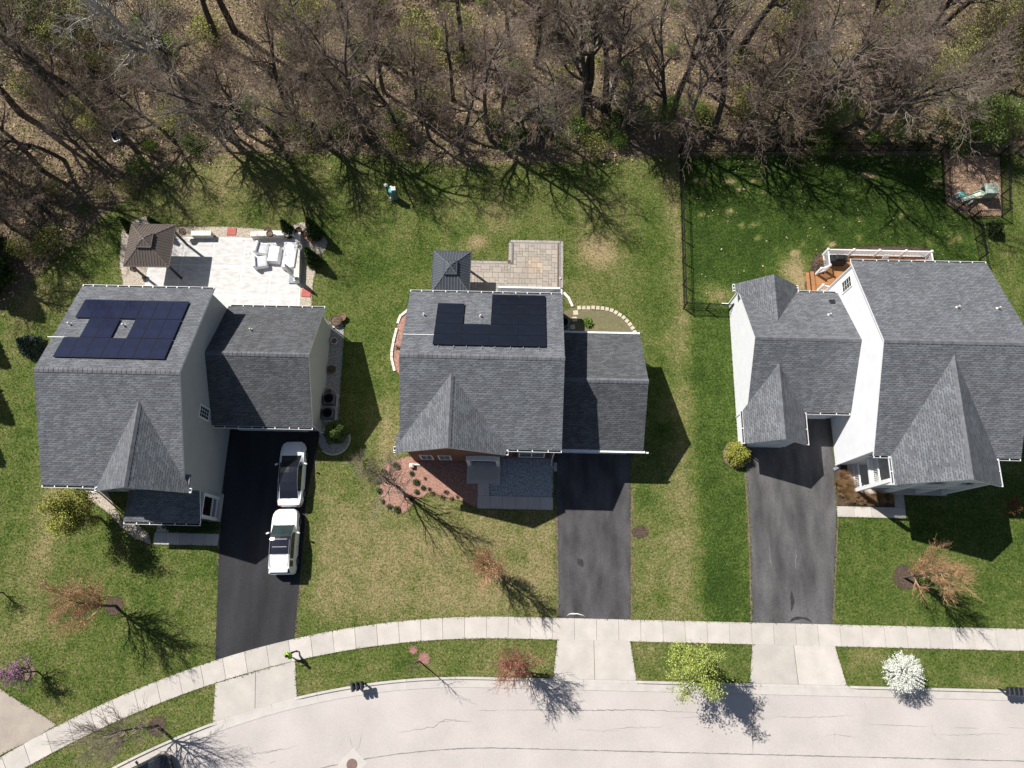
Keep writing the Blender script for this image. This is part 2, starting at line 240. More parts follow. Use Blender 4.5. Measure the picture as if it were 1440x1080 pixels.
# ---------------------------------------------------------------- mesh helpers
def vnorm(a): return a / np.maximum(np.linalg.norm(a, axis=-1, keepdims=True), 1e-9)
def total_off(o):
    v = Vector((0, 0, 0))
    while o is not None: v += o.location; o = o.parent
    return v
class MB:
    """collects faces; build() links them as ONE mesh object with UVs in metres"""
    def __init__(s): s.v = []; s.f = []; s.m = []
    def poly(s, pts, m=0):
        i = len(s.v); s.v += [tuple(p) for p in pts]; s.f.append(tuple(range(i, i + len(pts)))); s.m.append(m); return s
    def hexa(s, p, m=0):            # p: 4 bottom (ccw), 4 top
        i = len(s.v); s.v += [tuple(q) for q in p]
        for f in ((3, 2, 1, 0), (4, 5, 6, 7), (0, 1, 5, 4), (1, 2, 6, 5), (2, 3, 7, 6), (3, 0, 4, 7)):
            s.f.append(tuple(i + k for k in f)); s.m.append(m)
        return s
    def box(s, x0, x1, y0, y1, z0, z1, m=0):
        x0, x1 = min(x0, x1), max(x0, x1); y0, y1 = min(y0, y1), max(y0, y1)
        return s.hexa([(x0, y0, z0), (x1, y0, z0), (x1, y1, z0), (x0, y1, z0), (x0, y0, z1), (x1, y0, z1), (x1, y1, z1), (x0, y1, z1)], m)
    def obox(s, c, l, wd, h, ang=0, m=0, taper=1.0):   # c = base centre
        a, b = math.cos(ang), math.sin(ang); P = []
        for z, k in ((0, 1), (h, taper)):
            for x, y in ((-l / 2, -wd / 2), (l / 2, -wd / 2), (l / 2, wd / 2), (-l / 2, wd / 2)):
                x *= k; y *= k; P.append((c[0] + x * a - y * b, c[1] + x * b + y * a, c[2] + z))
        return s.hexa(P, m)
    def prism(s, pts, z0, z1, m=0, bottom=True):       # pts: ccw xy outline
        ar = sum(pts[i][0] * pts[(i + 1) % len(pts)][1] - pts[(i + 1) % len(pts)][0] * pts[i][1] for i in range(len(pts)))
        if ar < 0: pts = list(reversed(pts))
        n = len(pts); i = len(s.v)
        s.v += [(p[0], p[1], z0) for p in pts] + [(p[0], p[1], z1) for p in pts]
        s.f.append(tuple(i + n + k for k in range(n))); s.m.append(m)
        if bottom: s.f.append(tuple(i + k for k in reversed(range(n)))); s.m.append(m)
        for k in range(n):
            q = (k + 1) % n; s.f.append((i + k, i + q, i + n + q, i + n + k)); s.m.append(m)
        return s
    def slab(s, pts, t, m=0, side=None):               # 3d polygon, extruded straight down by t
        n = len(pts); i = len(s.v); pts = [Vector(p) for p in pts]
        nz = sum((pts[k].x * pts[(k + 1) % n].y - pts[(k + 1) % n].x * pts[k].y) for k in range(n))
        if nz < 0: pts.reverse()
        s.v += [tuple(p - Vector((0, 0, t))) for p in pts] + [tuple(p) for p in pts]
        s.f.append(tuple(i + n + k for k in range(n))); s.m.append(m)
        s.f.append(tuple(i + k for k in reversed(range(n)))); s.m.append(m if side is None else side)
        for k in range(n):
            q = (k + 1) % n; s.f.append((i + k, i + q, i + n + q, i + n + k)); s.m.append(m if side is None else side)
        return s
    def tube(s, p0, p1, r0, r1=None, k=8, m=0, caps=True):
        p0, p1 = Vector(p0), Vector(p1); r1 = r0 if r1 is None else r1
        d = (p1 - p0).normalized(); a = d.orthogonal().normalized(); b = d.cross(a); i = len(s.v)
        for p, r in ((p0, r0), (p1, r1)):
            for j in range(k):
                t = 2 * math.pi * j / k; s.v.append(tuple(p + a * (r * math.cos(t)) + b * (r * math.sin(t))))
        for j in range(k):
            q = (j + 1) % k; s.f.append((i + j, i + q, i + k + q, i + k + j)); s.m.append(m)
        if caps:
            s.f.append(tuple(i + j for j in reversed(range(k)))); s.m.append(m); s.f.append(tuple(i + k + j for j in range(k))); s.m.append(m)
        return s
    def lathe(s, prof, c=(0, 0, 0), k=16, m=0, sx=1, sy=1):    # prof: (r, z) from bottom to top
        i = len(s.v); n = len(prof)
        for r, z in prof:
            for j in range(k):
                t = 2 * math.pi * j / k; s.v.append((c[0] + r * sx * math.cos(t), c[1] + r * sy * math.sin(t), c[2] + z))
        for a in range(n - 1):
            for j in range(k):
                q = (j + 1) % k; s.f.append((i + a * k + j, i + a * k + q, i + (a + 1) * k + q, i + (a + 1) * k + j)); s.m.append(m)
        s.f.append(tuple(i + j for j in reversed(range(k)))); s.m.append(m); s.f.append(tuple(i + (n - 1) * k + j for j in range(k))); s.m.append(m)
        return s
    def grid(s, P, m=0):             # P[i][j] points
        i = len(s.v); nj = len(P[0])
        for row in P: s.v += [tuple(p) for p in row]
        for a in range(len(P) - 1):
            for b in range(nj - 1):
                s.f.append((i + a * nj + b, i + a * nj + b + 1, i + (a + 1) * nj + b + 1, i + (a + 1) * nj + b)); s.m.append(m)
        return s
    def mesh(s, name, mats, smooth=False):
        me = bpy.data.meshes.new(name); me.from_pydata(s.v, [], s.f)
        for mm in (mats if isinstance(mats, (list, tuple)) else [mats]): me.materials.append(MATS[mm] if isinstance(mm, str) else mm)
        me.polygons.foreach_set('material_index', s.m)
        if smooth: me.polygons.foreach_set('use_smooth', [True] * len(s.f))
        me.update()
        uv = me.uv_layers.new(name='UVMap')
        V = np.array(s.v, dtype=float).reshape(-1, 3); nl = len(me.loops); li = np.empty(nl, int); me.loops.foreach_get('vertex_index', li)
        tot = np.empty(len(s.f), int); me.polygons.foreach_get('loop_total', tot); nn = np.empty(len(s.f) * 3); me.polygons.foreach_get('normal', nn)
        nn = nn.reshape(-1, 3); up = np.array([0, 0, 1.0]); vd = up - nn * nn[:, 2:3]; flat = np.linalg.norm(vd, axis=1) < .05
        vd = vnorm(vd); vd[flat] = (0, 1, 0); ud = np.cross(vd, nn); ud[flat] = (1, 0, 0)
        fi = np.repeat(np.arange(len(s.f)), tot); P = V[li]
        U = np.stack([(P * ud[fi]).sum(1), (P * vd[fi]).sum(1)], 1); uv.data.foreach_set('uv', U.ravel().astype(np.float32))
        return me
    def build(s, name, mats, parent=None, world=True, smooth=False, bevel=0, loc=None, subsurf=0):
        if parent is not None and world:
            o = total_off(parent); s.v = [(p[0] - o.x, p[1] - o.y, p[2] - o.z) for p in s.v]
        elif loc is not None:
            s.v = [(p[0] - loc[0], p[1] - loc[1], p[2] - loc[2]) for p in s.v]
        ob = bpy.data.objects.new(name, s.mesh(name, mats, smooth)); C.objects.link(ob)
        if parent is not None: ob.parent = parent
        elif loc is not None: ob.location = loc
        if bevel:
            bv = ob.modifiers.new('bevel', 'BEVEL'); bv.width = bevel; bv.segments = 2; bv.limit_method = 'ANGLE'; bv.angle_limit = R(40)
        if subsurf:
            ss = ob.modifiers.new('sub', 'SUBSURF'); ss.levels = subsurf; ss.render_levels = subsurf
        return ob
def tag(o, label=None, cat=None, group=None, kind=None):
    for k, v in (('label', label), ('category', cat), ('group', group), ('kind', kind)):
        if v: o[k] = v
    return o
def thing(name, label, cat, loc=(0, 0, 0), rz=0, group=None):
    o = bpy.data.objects.new(name, None); C.objects.link(o); o.location = loc; o.rotation_euler = (0, 0, rz); o.empty_display_size = .3
    return tag(o, label, cat, group)
def copy_tree(o, parent=None):
    c = o.copy(); C.objects.link(c); c.parent = parent
    for ch in o.children: copy_tree(ch, c)
    return c
def struct(o): o['kind'] = 'structure'; return o
def stuff(o): o['kind'] = 'stuff'; return o
def np_obj(name, V, F, material, parent=None):
    me = bpy.data.meshes.new(name); V = np.asarray(V, np.float32); F = np.asarray(F, np.int32); k = F.shape[1]
    me.vertices.add(len(V)); me.vertices.foreach_set('co', V.ravel()); me.loops.add(F.size); me.loops.foreach_set('vertex_index', F.ravel())
    me.polygons.add(len(F)); me.polygons.foreach_set('loop_start', np.arange(0, F.size, k, dtype=np.int32))
    me.materials.append(MATS[material] if isinstance(material, str) else material); me.update(calc_edges=True)
    ob = bpy.data.objects.new(name, me); C.objects.link(ob); ob.parent = parent
    return ob
# ---------------------------------------------------------------- ground sheet
def arc(cx, y0, Rr):
    def f(x):
        dx = np.minimum(np.asarray(x, float) - cx, 0); return y0 - Rr + np.sqrt(np.maximum(Rr * Rr - dx * dx, 0))
    return f
walk_top = arc(0, -1.93, 63.5); walk_bot = arc(0, -3.34, 61.0); kerb_in = arc(-2, -6.03, 50.3); centre_joint = arc(0, -10.22, 52.3)
def kerb_far(x): return kerb_in(x) - 8.6
def XY(p): return (p.x, p.y)
def GP(*pts): return [XY(G(*p)) for p in pts]
HARD = []                                     # outlines of everything that is not lawn
def inside(P, poly):
    x, y = P[:, 0], P[:, 1]; r = np.zeros(len(P), bool); n = len(poly)
    for i in range(n):
        x0, y0 = poly[i]; x1, y1 = poly[(i + 1) % n]
        if y0 == y1: continue
        r ^= ((y0 > y) != (y1 > y)) & (x < (x1 - x0) * (y - y0) / (y1 - y0) + x0)
    return r
def gauss(x, y, p, rx, ry=None): ry = ry or rx; return np.exp(-((x - p.x) / rx) ** 2 - ((y - p.y) / ry) ** 2)
def sm(a, b, t): t = np.clip((t - a) / (b - a), 0, 1); return t * t * (3 - 2 * t)
def rect(x, y, x0, x1, y0, y1, s=.4): return sm(x0 - s, x0 + s, x) * (1 - sm(x1 - s, x1 + s, x)) * sm(y0 - s, y0 + s, y) * (1 - sm(y1 - s, y1 + s, y))
WEDGE = np.array([(-70, 14), (-44, 16.5), (-40.5, 20), (-37.4, 24.5), (-33.8, 28.6), (-29, 33.4), (-24, 34.6), (-15, 34.8), (-5, 33.8), (4, 34.4), (12, 35), (20, 35.4), (35, 35.7), (42, 36.0), (70, 36.5)])
def wood_line(x): return np.interp(x, WEDGE[:, 0], WEDGE[:, 1])
def ground_fields(x, y):
    lush = .485 + .035 * np.sin(x * 3.4) * np.sign(np.sin(x * 1.7)) + 0 * x; dry = 0 * x
    lush = lush + .44 * rect(x, y, 13.2, 36.6, 21, 36) + .3 * rect(x, y, 13.4, 17, -3, 21) + .18 * rect(x, y, 22.5, 60, -3, 8.9) + .1 * rect(x, y, 12, 60, -6.1, -3.2)
    lush += .13 * rect(x, y, 36.8, 60, 10, 30) + .07 * rect(x, y, -13, 13, 24, 34, 1.5) + .12 * rect(x, y, -14, -7, 14, 27, 1.5) + .12 * rect(x, y, 9, 12.5, 14, 30, 1) + .08 * rect(x, y, -17, -13, 9, 30, 1)
    lush += .1 * rect(x, y, -60, -35, -3, 20, 1.5) + .08 * rect(x, y, -34, -21, -8, 4, 2) - .1 * rect(x, y, -14, 3, -2, 4, 1)
    lush += .3 * gauss(x, y, G(905, 700), .9) + .25 * gauss(x, y, G(930, 840), .6) + .2 * gauss(x, y, G(1000, 830), 1.6) + .2 * gauss(x, y, G(560, 925), 2.2, .9) + .2 * gauss(x, y, G(450, 915), 2.5, .8)
    dry += .8 * gauss(x, y, G(843, 355), 1.5, 1.3) + .75 * gauss(x, y, G(672, 341), .85, .55) + .95 * gauss(x, y, G(1118, 382), 1.2, 1.7) + .6 * gauss(x, y, G(1128, 402), .7) + .3 * gauss(x, y, G(1300, 345), 1.2, .5)
    dry += .28 * rect(x, y, -34.2, -32.6, -4, 9, .8) + .3 * gauss(x, y, G(545, 630), .9, 2.6) + .12 * rect(x, y, 11.2, 12.7, -2, 20, .5) + .12 * rect(x, y, 9.2, 12.2, -2, 4, 1) + .15 * rect(x, y, -14, 3, -2, 6, 1)
    dry += .25 * gauss(x, y, G(940, 300), .7, 4) + .25 * gauss(x, y, G(300, 215), 2.5, 1) + .35 * gauss(x, y, G(1225, 923), 1.3, .7) + .3 * gauss(x, y, G(1400, 960), 1, .5) + .7 * gauss(x, y, G(1010, 412), 1.5, 1.0) + .25 * gauss(x, y, G(1345, 285), 1, 1.4)
    dry += .22 * gauss(x, y, G(300, 260), 4, 2.5) + .2 * gauss(x, y, G(690, 300), 3, 1.5) + .2 * gauss(x, y, G(860, 300), 2, 2) + .3 * gauss(x, y, G(40, 440), 1.5, 3) + .2 * rect(x, y, 12.6, 13.6, 20, 35, .3) + .25 * rect(x, y, 13, 35, 35.1, 36, .2)
    r = random.Random(3)
    for _ in range(46):      # bare flecks in the fenced yard
        p = Vector((r.uniform(13.8, 35.5), r.uniform(22, 34.5), 0)); dry = dry + r.uniform(.7, 1.7) * gauss(x, y, p, r.uniform(.12, .38), r.uniform(.1, .26))
    for _ in range(70):      # darker clumps
        p = Vector((r.uniform(-34, 36), r.uniform(-6, 33), 0)); lush = lush + r.uniform(.1, .35) * gauss(x, y, p, r.uniform(.3, 1.1), r.uniform(.3, 1.0))
    lit = sm(-1.1, 1.1, y - wood_line(x))
    return lush, dry, lit
xs = np.unique(np.concatenate([[-600, -300, -150, -90], np.arange(-64, 64.1, .4), [90, 150, 300, 600]]))
ys = np.unique(np.concatenate([[-600, -300, -120, -60], np.arange(-26, 66.1, .4), [90, 150, 300, 600]]))
gx, gy = np.meshgrid(xs, ys, indexing='xy'); nx, ny = len(xs), len(ys)
gz = np.where((gy > wood_line(gx) + 1) & (np.abs(gx) < 60) & (gy < 62), .06 * np.sin(gx * .9 + gy * .6) * np.sin(gy * 1.1 - gx * .35) - .02, 0)
V = np.stack([gx.ravel(), gy.ravel(), gz.ravel()], 1); ii = np.arange(nx * ny).reshape(ny, nx)
F = np.stack([ii[:-1, :-1], ii[:-1, 1:], ii[1:, 1:], ii[1:, :-1]], -1).reshape(-1, 4)
def set_fields(ob, V):
    for nm, a in zip(('lush', 'dry', 'litter'), ground_fields(V[:, 0], V[:, 1])):
        at = ob.data.attributes.new(nm, 'FLOAT', 'POINT'); at.data.foreach_set('value', np.asarray(a, np.float32))
ground = struct(np_obj('ground', V, F, M_GROUND)); set_fields(ground, V)

# ---------------------------------------------------------------- street, kerb, footpath, drives
def strip(fa, fb, x0, x1, step=.8):
    n = max(2, int((x1 - x0) / step) + 1); X = np.linspace(x0, x1, n)
    return [(x, float(fa(x))) for x in X] + [(x, float(fb(x))) for x in X[::-1]]
road_poly = strip(kerb_far, kerb_in, -44, 70, .8); HARD.append(road_poly)
mb = MB(); X = np.linspace(-44, 70, 150)
mb.grid([[(x, float(kerb_far(x)), .006), (x, float(centre_joint(x)), .03), (x, float(kerb_in(x)), .006)] for x in X])
road = struct(mb.build('road', 'road', smooth=True))
def seam(name, pts, wd, m, z=.034, seed=0, jitter=0.0, fade=False):
    r = random.Random(seed); Q = []
    for i in range(len(pts) - 1):
        a, b = Vector(pts[i]), Vector(pts[i + 1]); n = max(1, int((b - a).length / .18))
        for k in range(n): Q.append(a.lerp(b, k / n) + Vector((r.uniform(-jitter, jitter), r.uniform(-jitter, jitter))))
    Q.append(Vector(pts[-1])); A = []; B = []
    for i, q in enumerate(Q):
        d = (Q[min(i + 1, len(Q) - 1)] - Q[max(i - 1, 0)]).normalized(); nrm = Vector((-d.y, d.x)); ww = wd * r.uniform(.5, 1.2)
        if fade: ww *= min(1, 3.5 * min(i + .3, len(Q) - i - .7) / len(Q))
        A.append(q + nrm * ww / 2); B.append(q - nrm * ww / 2)
    def zz(p):
        if z is not None: return z
        yi, yc, yf = float(kerb_in(p.x)), float(centre_joint(p.x)), float(kerb_far(p.x))
        t = (p.y - yc) / (yi - yc) if p.y > yc else (yc - p.y) / (yc - yf)
        return .03 + (.006 - .03) * min(1, max(0, t)) + .005
    return MB().grid([[(a.x, a.y, zz(a)), (b.x, b.y, zz(b))] for a, b in zip(A, B)])
jx = np.linspace(-20, 60, 120)
seam('j', [(x, float(centre_joint(x))) for x in jx if not -10.5 < x < -8.9 or True], .065, 'crack', None, 1, .014).build('paving_seam', 'crack', road)
crk = [([(1060, 962 + 20), (1060, 1000), (1058, 1030), (1059, 1063)], .075, .02), ([(700, 999), (760, 998), (830, 999), (900, 998), (985, 1002)], .045, .03), ([(556, 1031), (590, 1025), (610, 1022), (625, 1012), (665, 1016)], .025, .05),
       ([(1216, 1018), (1262, 1020), (1312, 1022)], .02, .008), ([(1342, 1023), (1375, 1024)], .02, .006), ([(1415, 1023), (1440, 1024)], .02, .006), ([(1160, 1035), (1175, 1033), (1206, 1037)], .018, .03), ([(1173, 1026), (1173, 1046)], .018, .03),
       ([(1305, 1032), (1350, 1034), (1390, 1032), (1425, 1033)], .018, .05), ([(1080, 1006), (1120, 1009), (1160, 1008), (1208, 1005)], .02, .03), ([(350, 1045), (352, 1055), (358, 1060), (385, 1057), (400, 1050)], .025, .05), ([(360, 1059), (395, 1054), (420, 1049)], .02, .04),
       ([(855, 1026), (890, 1023), (935, 1022)], .018, .05), ([(940, 1010), (985, 1008), (1010, 1003), (1060, 1012), (1096, 1009)], .02, .03), ([(1310, 1016), (1311, 1030), (1318, 1036)], .018, .04), ([(492, 1036), (494, 1046), (498, 1055)], .015, .01), ([(509, 1030), (506, 1048), (500, 1057)], .015, .01),
       ([(672, 999), (700, 999)], .02, .02), ([(610, 1015), (640, 1013), (660, 1016)], .018, .05), ([(300, 1067), (330, 1060), (345, 1063)], .018, .04), ([(378, 1074), (388, 1070)], .02, .02), ([(1215, 985), (1218, 1000)], .012, .01), ([(880, 1025), (856, 1028), (800, 1026)], .012, .06)]
for k, (p, wd, j) in enumerate(crk): seam('c', GP(*p), wd * 1.35, 'crack', None, k, j, True).build('crack', 'crack', road)
# manhole with concrete collar
mc = G(495, 1075)
ml = thing('manhole', 'round rusty manhole cover set in pale diamond concrete collar on the street', 'manhole', (mc.x, mc.y, .022))
d = 1.0; MB().prism([(mc.x - d, mc.y - .1), (mc.x, mc.y - d), (mc.x + d, mc.y + .1), (mc.x, mc.y + d)], .01, .038).build('collar', 'kerb_concrete', ml)
mm = MB().lathe([(.36, .0), (.36, .046), (.33, .050)], (mc.x, mc.y, 0), 24)
for i in range(-3, 4): mm.box(mc.x - .2, mc.x + .2, mc.y + i * .075 - .012, mc.y + i * .075 + .012, .049, .056)
mm.build('cover', 'manhole', ml)
v = G(958, 985); tag(MB().lathe([(.09, 0), (.09, .045), (.07, .05)], (v.x, v.y, 0), 14).build('valve_cover', 'manhole', loc=(v.x, v.y, 0)), 'tiny round valve cover in the street beside the lime leafed tree', 'valve cover')

HARD.append(strip(kerb_in, lambda x: kerb_in(x) + .2, -43, 66))
kerb = struct(bpy.data.objects.new('kerb', None)); C.objects.link(kerb)
def kpos(x, off):     # offset to the road side (negative = towards road)
    y = float(kerb_in(x)); y2 = float(kerb_in(x + .05)); t = Vector((.05, y2 - y)).normalized(); return Vector((x, y)) + Vector((t.y, -t.x)) * off
cuts = [(G(300, 1012).x, G(417, 982).x), (G(778, 950).x, G(896, 950).x), (G(1055, 960).x, G(1192, 960).x)]
def in_cut(x): return any(a - .1 < x < b + .1 for a, b in cuts)
kx = np.arange(-43, 68, 3.0)
for i, x0 in enumerate(kx):
    X = np.linspace(x0 + .008, x0 + 2.992, 7); P = []
    mbk = MB(); rows = []
    for x in X:
        h = .022 if in_cut(x) else .13
        rows.append([(*kpos(x, -.17), -.05), (*kpos(x, -.17), h - .005), (*kpos(x, -.02), h), (*kpos(x, .05), .016), (*kpos(x, .50), .012), (*kpos(x, .5), -.05)])
    mbk.grid(rows); mbk.build('kerb_section', 'kerb_concrete', kerb)
seam('g', [tuple(kpos(x, .51)) for x in np.linspace(-43, 60, 160)], .03, 'gutter_line', .018, 5, .004).build('gutter_seam', 'gutter_line', kerb)

walk = struct(bpy.data.objects.new('footpath', None)); C.objects.link(walk)
def wpt(x):   # joint across the path square to it
    y = float(walk_top(x)); y2 = float(walk_top(x + .05)); t = Vector((.05, y2 - y)).normalized(); return Vector((x, y)), Vector((t.y, -t.x))
x = -42.0; wx = [x]
while x < 66: _, nr = wpt(x); x += 1.53 * abs(nr.y); wx.append(x)
for i in range(len(wx) - 1):
    rows = []; r = random.Random(i); dz = r.uniform(-.003, .003)
    for x in np.linspace(wx[i] + .012, wx[i + 1] - .012, 3):
        p, nr = wpt(x); q = p + nr * 1.42; rows.append([(p.x, p.y, -.05), (p.x, p.y, .035 + dz), (q.x, q.y, .035 + dz), (q.x, q.y, -.05)])
    m = MB().grid(rows); m.poly([rows[0][k] for k in (0, 3, 2, 1)]); m.poly([rows[-1][k] for k in (0, 1, 2, 3)])
    m.build('slab', 'concrete', walk)
wp = [tuple(wpt(x)[0]) for x in np.linspace(-43, 66, 130)]; wq = [tuple(wpt(x)[0] + wpt(x)[1] * 1.44) for x in np.linspace(-43, 66, 130)]
MB().grid([[(p[0], p[1], .008), (q[0], q[1], .008)] for p, q in zip(wp, wq)]).build('joint_bed', 'joint', walk)
HARD.append(wp + wq[::-1])
# aprons between path and kerb
for k, (a, b, c, d, e) in enumerate([((303, 962), (415, 931), (417, 984), (299, 1020), None), ((784, 900), (886, 902), (895, 958), (778, 957), None), ((1058, 907), (1174, 910), (1191, 967), (1055, 965), None)]):
    P = GP(a, b, c, d)
    P[0] = (P[0][0], float(walk_bot(P[0][0])) + .02); P[1] = (P[1][0], float(walk_bot(P[1][0])) + .02)
    P = [Vector(p) for p in P]; root = struct(bpy.data.objects.new('driveway_apron', None)); C.objects.link(root)
    P[2].y = float(kerb_in(P[2].x)) + .18; P[3].y = float(kerb_in(P[3].x)) + .18
    for u0, u1 in ((0, .497), (.503, 1)):
        pts = [P[0].lerp(P[1], u0), P[0].lerp(P[1], u1), P[3].lerp(P[2], u1), P[3].lerp(P[2], u0)]
        if k == 0:   # the first apron follows the curve of the path
            pts[1].y = float(walk_bot(pts[1].x)) - .0; pts[0].y = float(walk_bot(pts[0].x))
        MB().prism([tuple(p) for p in pts], -.04, .026).build('slab', 'concrete', root)
    HARD.append([tuple(p) for p in P])
# asphalt drives
def drive(name, poly, m, z=.03):
    HARD.append(poly); return struct(MB().prism(poly, -.03, z).build(name, m))
dA = drive('driveway', [(-21.5, 11.0), (-14.55, 11.0), G(431, 700)[:2], G(427, 760)[:2], (-14.95, float(walk_top(-14.95)) + .01)] + [(x, float(walk_top(x)) + .01) for x in (-16.5, -18, -19.2)] + [(-20.2, float(walk_top(-20.2)) + .01), G(307, 800)[:2]], 'asphalt_new')
dB = drive('driveway', [(3.0, 9.9), (8.6, 9.9), G(886, 680)[:2], (8.25, -1.92), (3.3, -1.92), G(784, 720)[:2], (3.0, 7)], 'asphalt_old')
dC = drive('driveway', [(17.0, 10.9), (20.3, 12.7), (23.5, 12.7), (23.5, 9.6), G(1172, 655)[:2], G(1176, 720)[:2], (22.25, -1.92), (16.75, -1.92), (17.05, 5)], 'asphalt_worn')
def mark(parent, pts, wd, m, seed, j=.02, z=.035): seam('s', GP(*pts), wd * 1.7, m, z, seed, j, True).build('seal_stripe', m, parent)
mark(dB, [(797, 866), (801, 863), (812, 863), (820, 865), (822, 867)], .05, 'stone_white', 2, .01)
mark(dB, [(812, 786), (816, 790), (820, 797)], .26, 'seal_tar', 3, .03); mark(dC, [(1113, 831), (1114, 845), (1113, 860)], .14, 'seal_tar', 4); mark(dC, [(1108, 875), (1118, 870), (1130, 869), (1138, 872), (1143, 877)], .12, 'seal_tar', 6, .03)
mark(dC, [(1081, 760), (1083, 785), (1086, 800)], .014, 'paver_blue', 8); mark(dC, [(1120, 770), (1118, 800)], .012, 'paver_blue', 9)
def verge(parent, pts, seed, m='soil', wd=.16): seam('v', pts, wd, m, .012, seed, .035).build('worn_verge', m, parent)
verge(dA, [(-20.25, -4.7), (-20.45, 0), G(306, 790)[:2], G(309, 740)[:2]], 1); verge(dA, [(-14.9, -3.6), G(427, 765)[:2], G(432, 700)[:2], (-14.5, 9.5)], 2); verge(dB, [(3.24, -1.85), (3.15, 4.5), G(781, 722)[:2]], 3, wd=.24); verge(dB, [(8.33, -1.85), (8.45, 3), G(889, 690)[:2]], 4, wd=.2); verge(dC, [(16.68, -1.85), (16.95, 5), (16.95, 8.5)], 5); verge(dC, [(22.32, -1.85), G(1178, 730)[:2]], 6)
nd = drive('neighbour_driveway', GP((-60, 950), (0, 968), (25, 985), (50, 1000), (80, 1019), (45, 1040), (8, 1058), (-60, 1095)), 'tan_drive')

# ---------------------------------------------------------------- planting beds and walks (flat pieces of the setting)
def bed(name, poly, m, z=.02, z0=-.02): HARD.append(poly); return struct(MB().prism(poly, z0, z).build(name, m))
def blob(c, r, n=34, seed=0, j=.08, ry=None):
    n = max(n, 34)
    q = random.Random(seed); ry = ry or r
    return [(c[0] + r * (1 + q.uniform(-j, j)) * math.cos(2 * math.pi * k / n), c[1] + ry * (1 + q.uniform(-j, j)) * math.sin(2 * math.pi * k / n)) for k in range(n)]
bed('mulch_bed', GP((540, 655), (553, 648), (575, 641)) + [(-7.2, 8.85), (-3.5, 8.85), (-2.6, 8.8), (-2.68, 5.5)] + GP((648, 704), (630, 700), (605, 692), (585, 704), (568, 722), (550, 718), (536, 705), (532, 680)), 'mulch_red')
bed('gravel_court', [(-1.78, 9.2), (2.85, 9.2), (2.85, 6.42), (-1.78, 6.42)], 'pea_gravel')
bed('mulch_bed', [(-7.2, 18.2)] + GP((571, 437), (562, 447), (555, 470), (552, 500), (555, 520), (561, 526)) + [(-7.2, 14)], 'mulch_red')
bed('soil_bed', [(2.9, 18.2), (2.9, 20.6)] + GP((806, 432), (830, 432), (860, 436), (880, 452), (893, 466)) + [(8.8, 18.0)], 'soil_grass')
bed('gravel_bed', [(-31.2, 22)] + GP((168, 372), (170, 330), (176, 315), (200, 305), (213, 304), (222, 318), (330, 319), (392, 324), (424, 312), (441, 315), (452, 325), (461, 340), (458, 352), (447, 362), (440, 400), (438, 432)) + [(-14.3, 19.4), (-16, 19.4), (-30, 19.8)], 'gravel_tan', .012)
bed('gravel_bed', [(-14.5, 19.6)] + GP((482, 444), (484, 470), (478, 560), (476, 592), (455, 606)) + [(-14.5, 10.9)], 'gravel_grey', .012)
bed('gravel_bed', blob(XY(G(470, 618)), 1.15, 20, 4, .04), 'gravel_grey', .016)
bed('mulch_bed', GP((118, 690), (150, 690), (172, 732), (192, 736), (210, 752), (213, 766), (190, 758), (172, 742), (150, 720), (125, 702)) , 'gravel_tan', .014)
bed('mulch_bed', [(23.5, 9.3), (24.5, 9.3), (24.5, 7.2), (27.6, 7.1), (27.6, 6.25), (23.45, 6.3)], 'mulch_brown')
0 and bed('mulch_bed', [(28.5, 7.1), (33.0, 7.2), (34.2, 6.9), (34.6, 5.9), (34.0, 4.8), (32.6, 4.2), (31.2, 4.5), (30.1, 5.1), (28.9, 5.5), (28.45, 6.2)], 'shade_brown')
bed('mulch_bed', [(23.2, 22.2), (22.6, 23.6)] + GP((1140, 378), (1143, 362), (1160, 350), (1230, 346), (1300, 347), (1312, 352)) + [(33, 25), (33, 22.9), (24, 22.7)], 'mulch_brown', .014)
bed('play_mulch', GP((1327, 216), (1406, 222), (1408, 304), (1362, 304), (1330, 288)), 'leaf_mulch')
for k, (p, r_, m) in enumerate([((161, 852), .62, 'mulch_brown'), ((221, 1021), .6, 'mulch_brown'), ((596, 926), .42, 'mulch_pink'), ((581, 914), .3, 'mulch_pink'), ((1273, 812), .85, 'mulch_brown'), ((900, 748), .62, 'mulch_brown'), ((1035, 640), 1.0, 'soil'), ((40, 946), .5, 'soil'), ((672, 341), .8, 'gravel_tan')]):
    if p == (672, 341): continue
    bed('tree_ring' if k < 6 else 'soil_patch', blob(XY(G(*p)), r_, 18, k, .05, r_ * (.7 if k == 5 else 1)), m, .018)
# front walks
wk = struct(bpy.data.objects.new('front_walk', None)); C.objects.link(wk); HARD.append([(-2.65, 5.45), (2.86, 5.5), (2.86, 6.42), (-1.8, 6.42), (-1.8, 7.3), (-2.65, 7.3)])
for i in range(6): MB().box(-2.65 + i * .918, -2.65 + i * .918 + .9, 5.48, 6.40, -.03, .05).build('slab', 'concrete', wk)
MB().box(-2.65, -1.8, 6.415, 7.26, -.03, .05).build('slab', 'concrete', wk)
MB().box(2.87, 3.12, 8.3, 8.95, -.03, .06).build('slab', 'concrete', wk)
wk = struct(bpy.data.objects.new('front_walk', None)); C.objects.link(wk); HARD.append([(-25.7, 2.4), (-21.05, 2.4), (-21.05, 3.25), (-25.7, 3.25)])
for i in range(5): MB().box(-25.7 + i * .93, -25.7 + i * .93 + .915, 2.42, 3.24, -.03, .05).build('slab', 'concrete', wk)
MB().box(-25.6, -24.75, 3.255, 4.1, -.03, .05).build('slab', 'concrete', wk)
wk = struct(bpy.data.objects.new('front_walk', None)); C.objects.link(wk); HARD.append([(23.35, 5.45), (28.35, 5.45), (28.35, 6.25), (27.5, 7.2), (23.35, 6.25)])
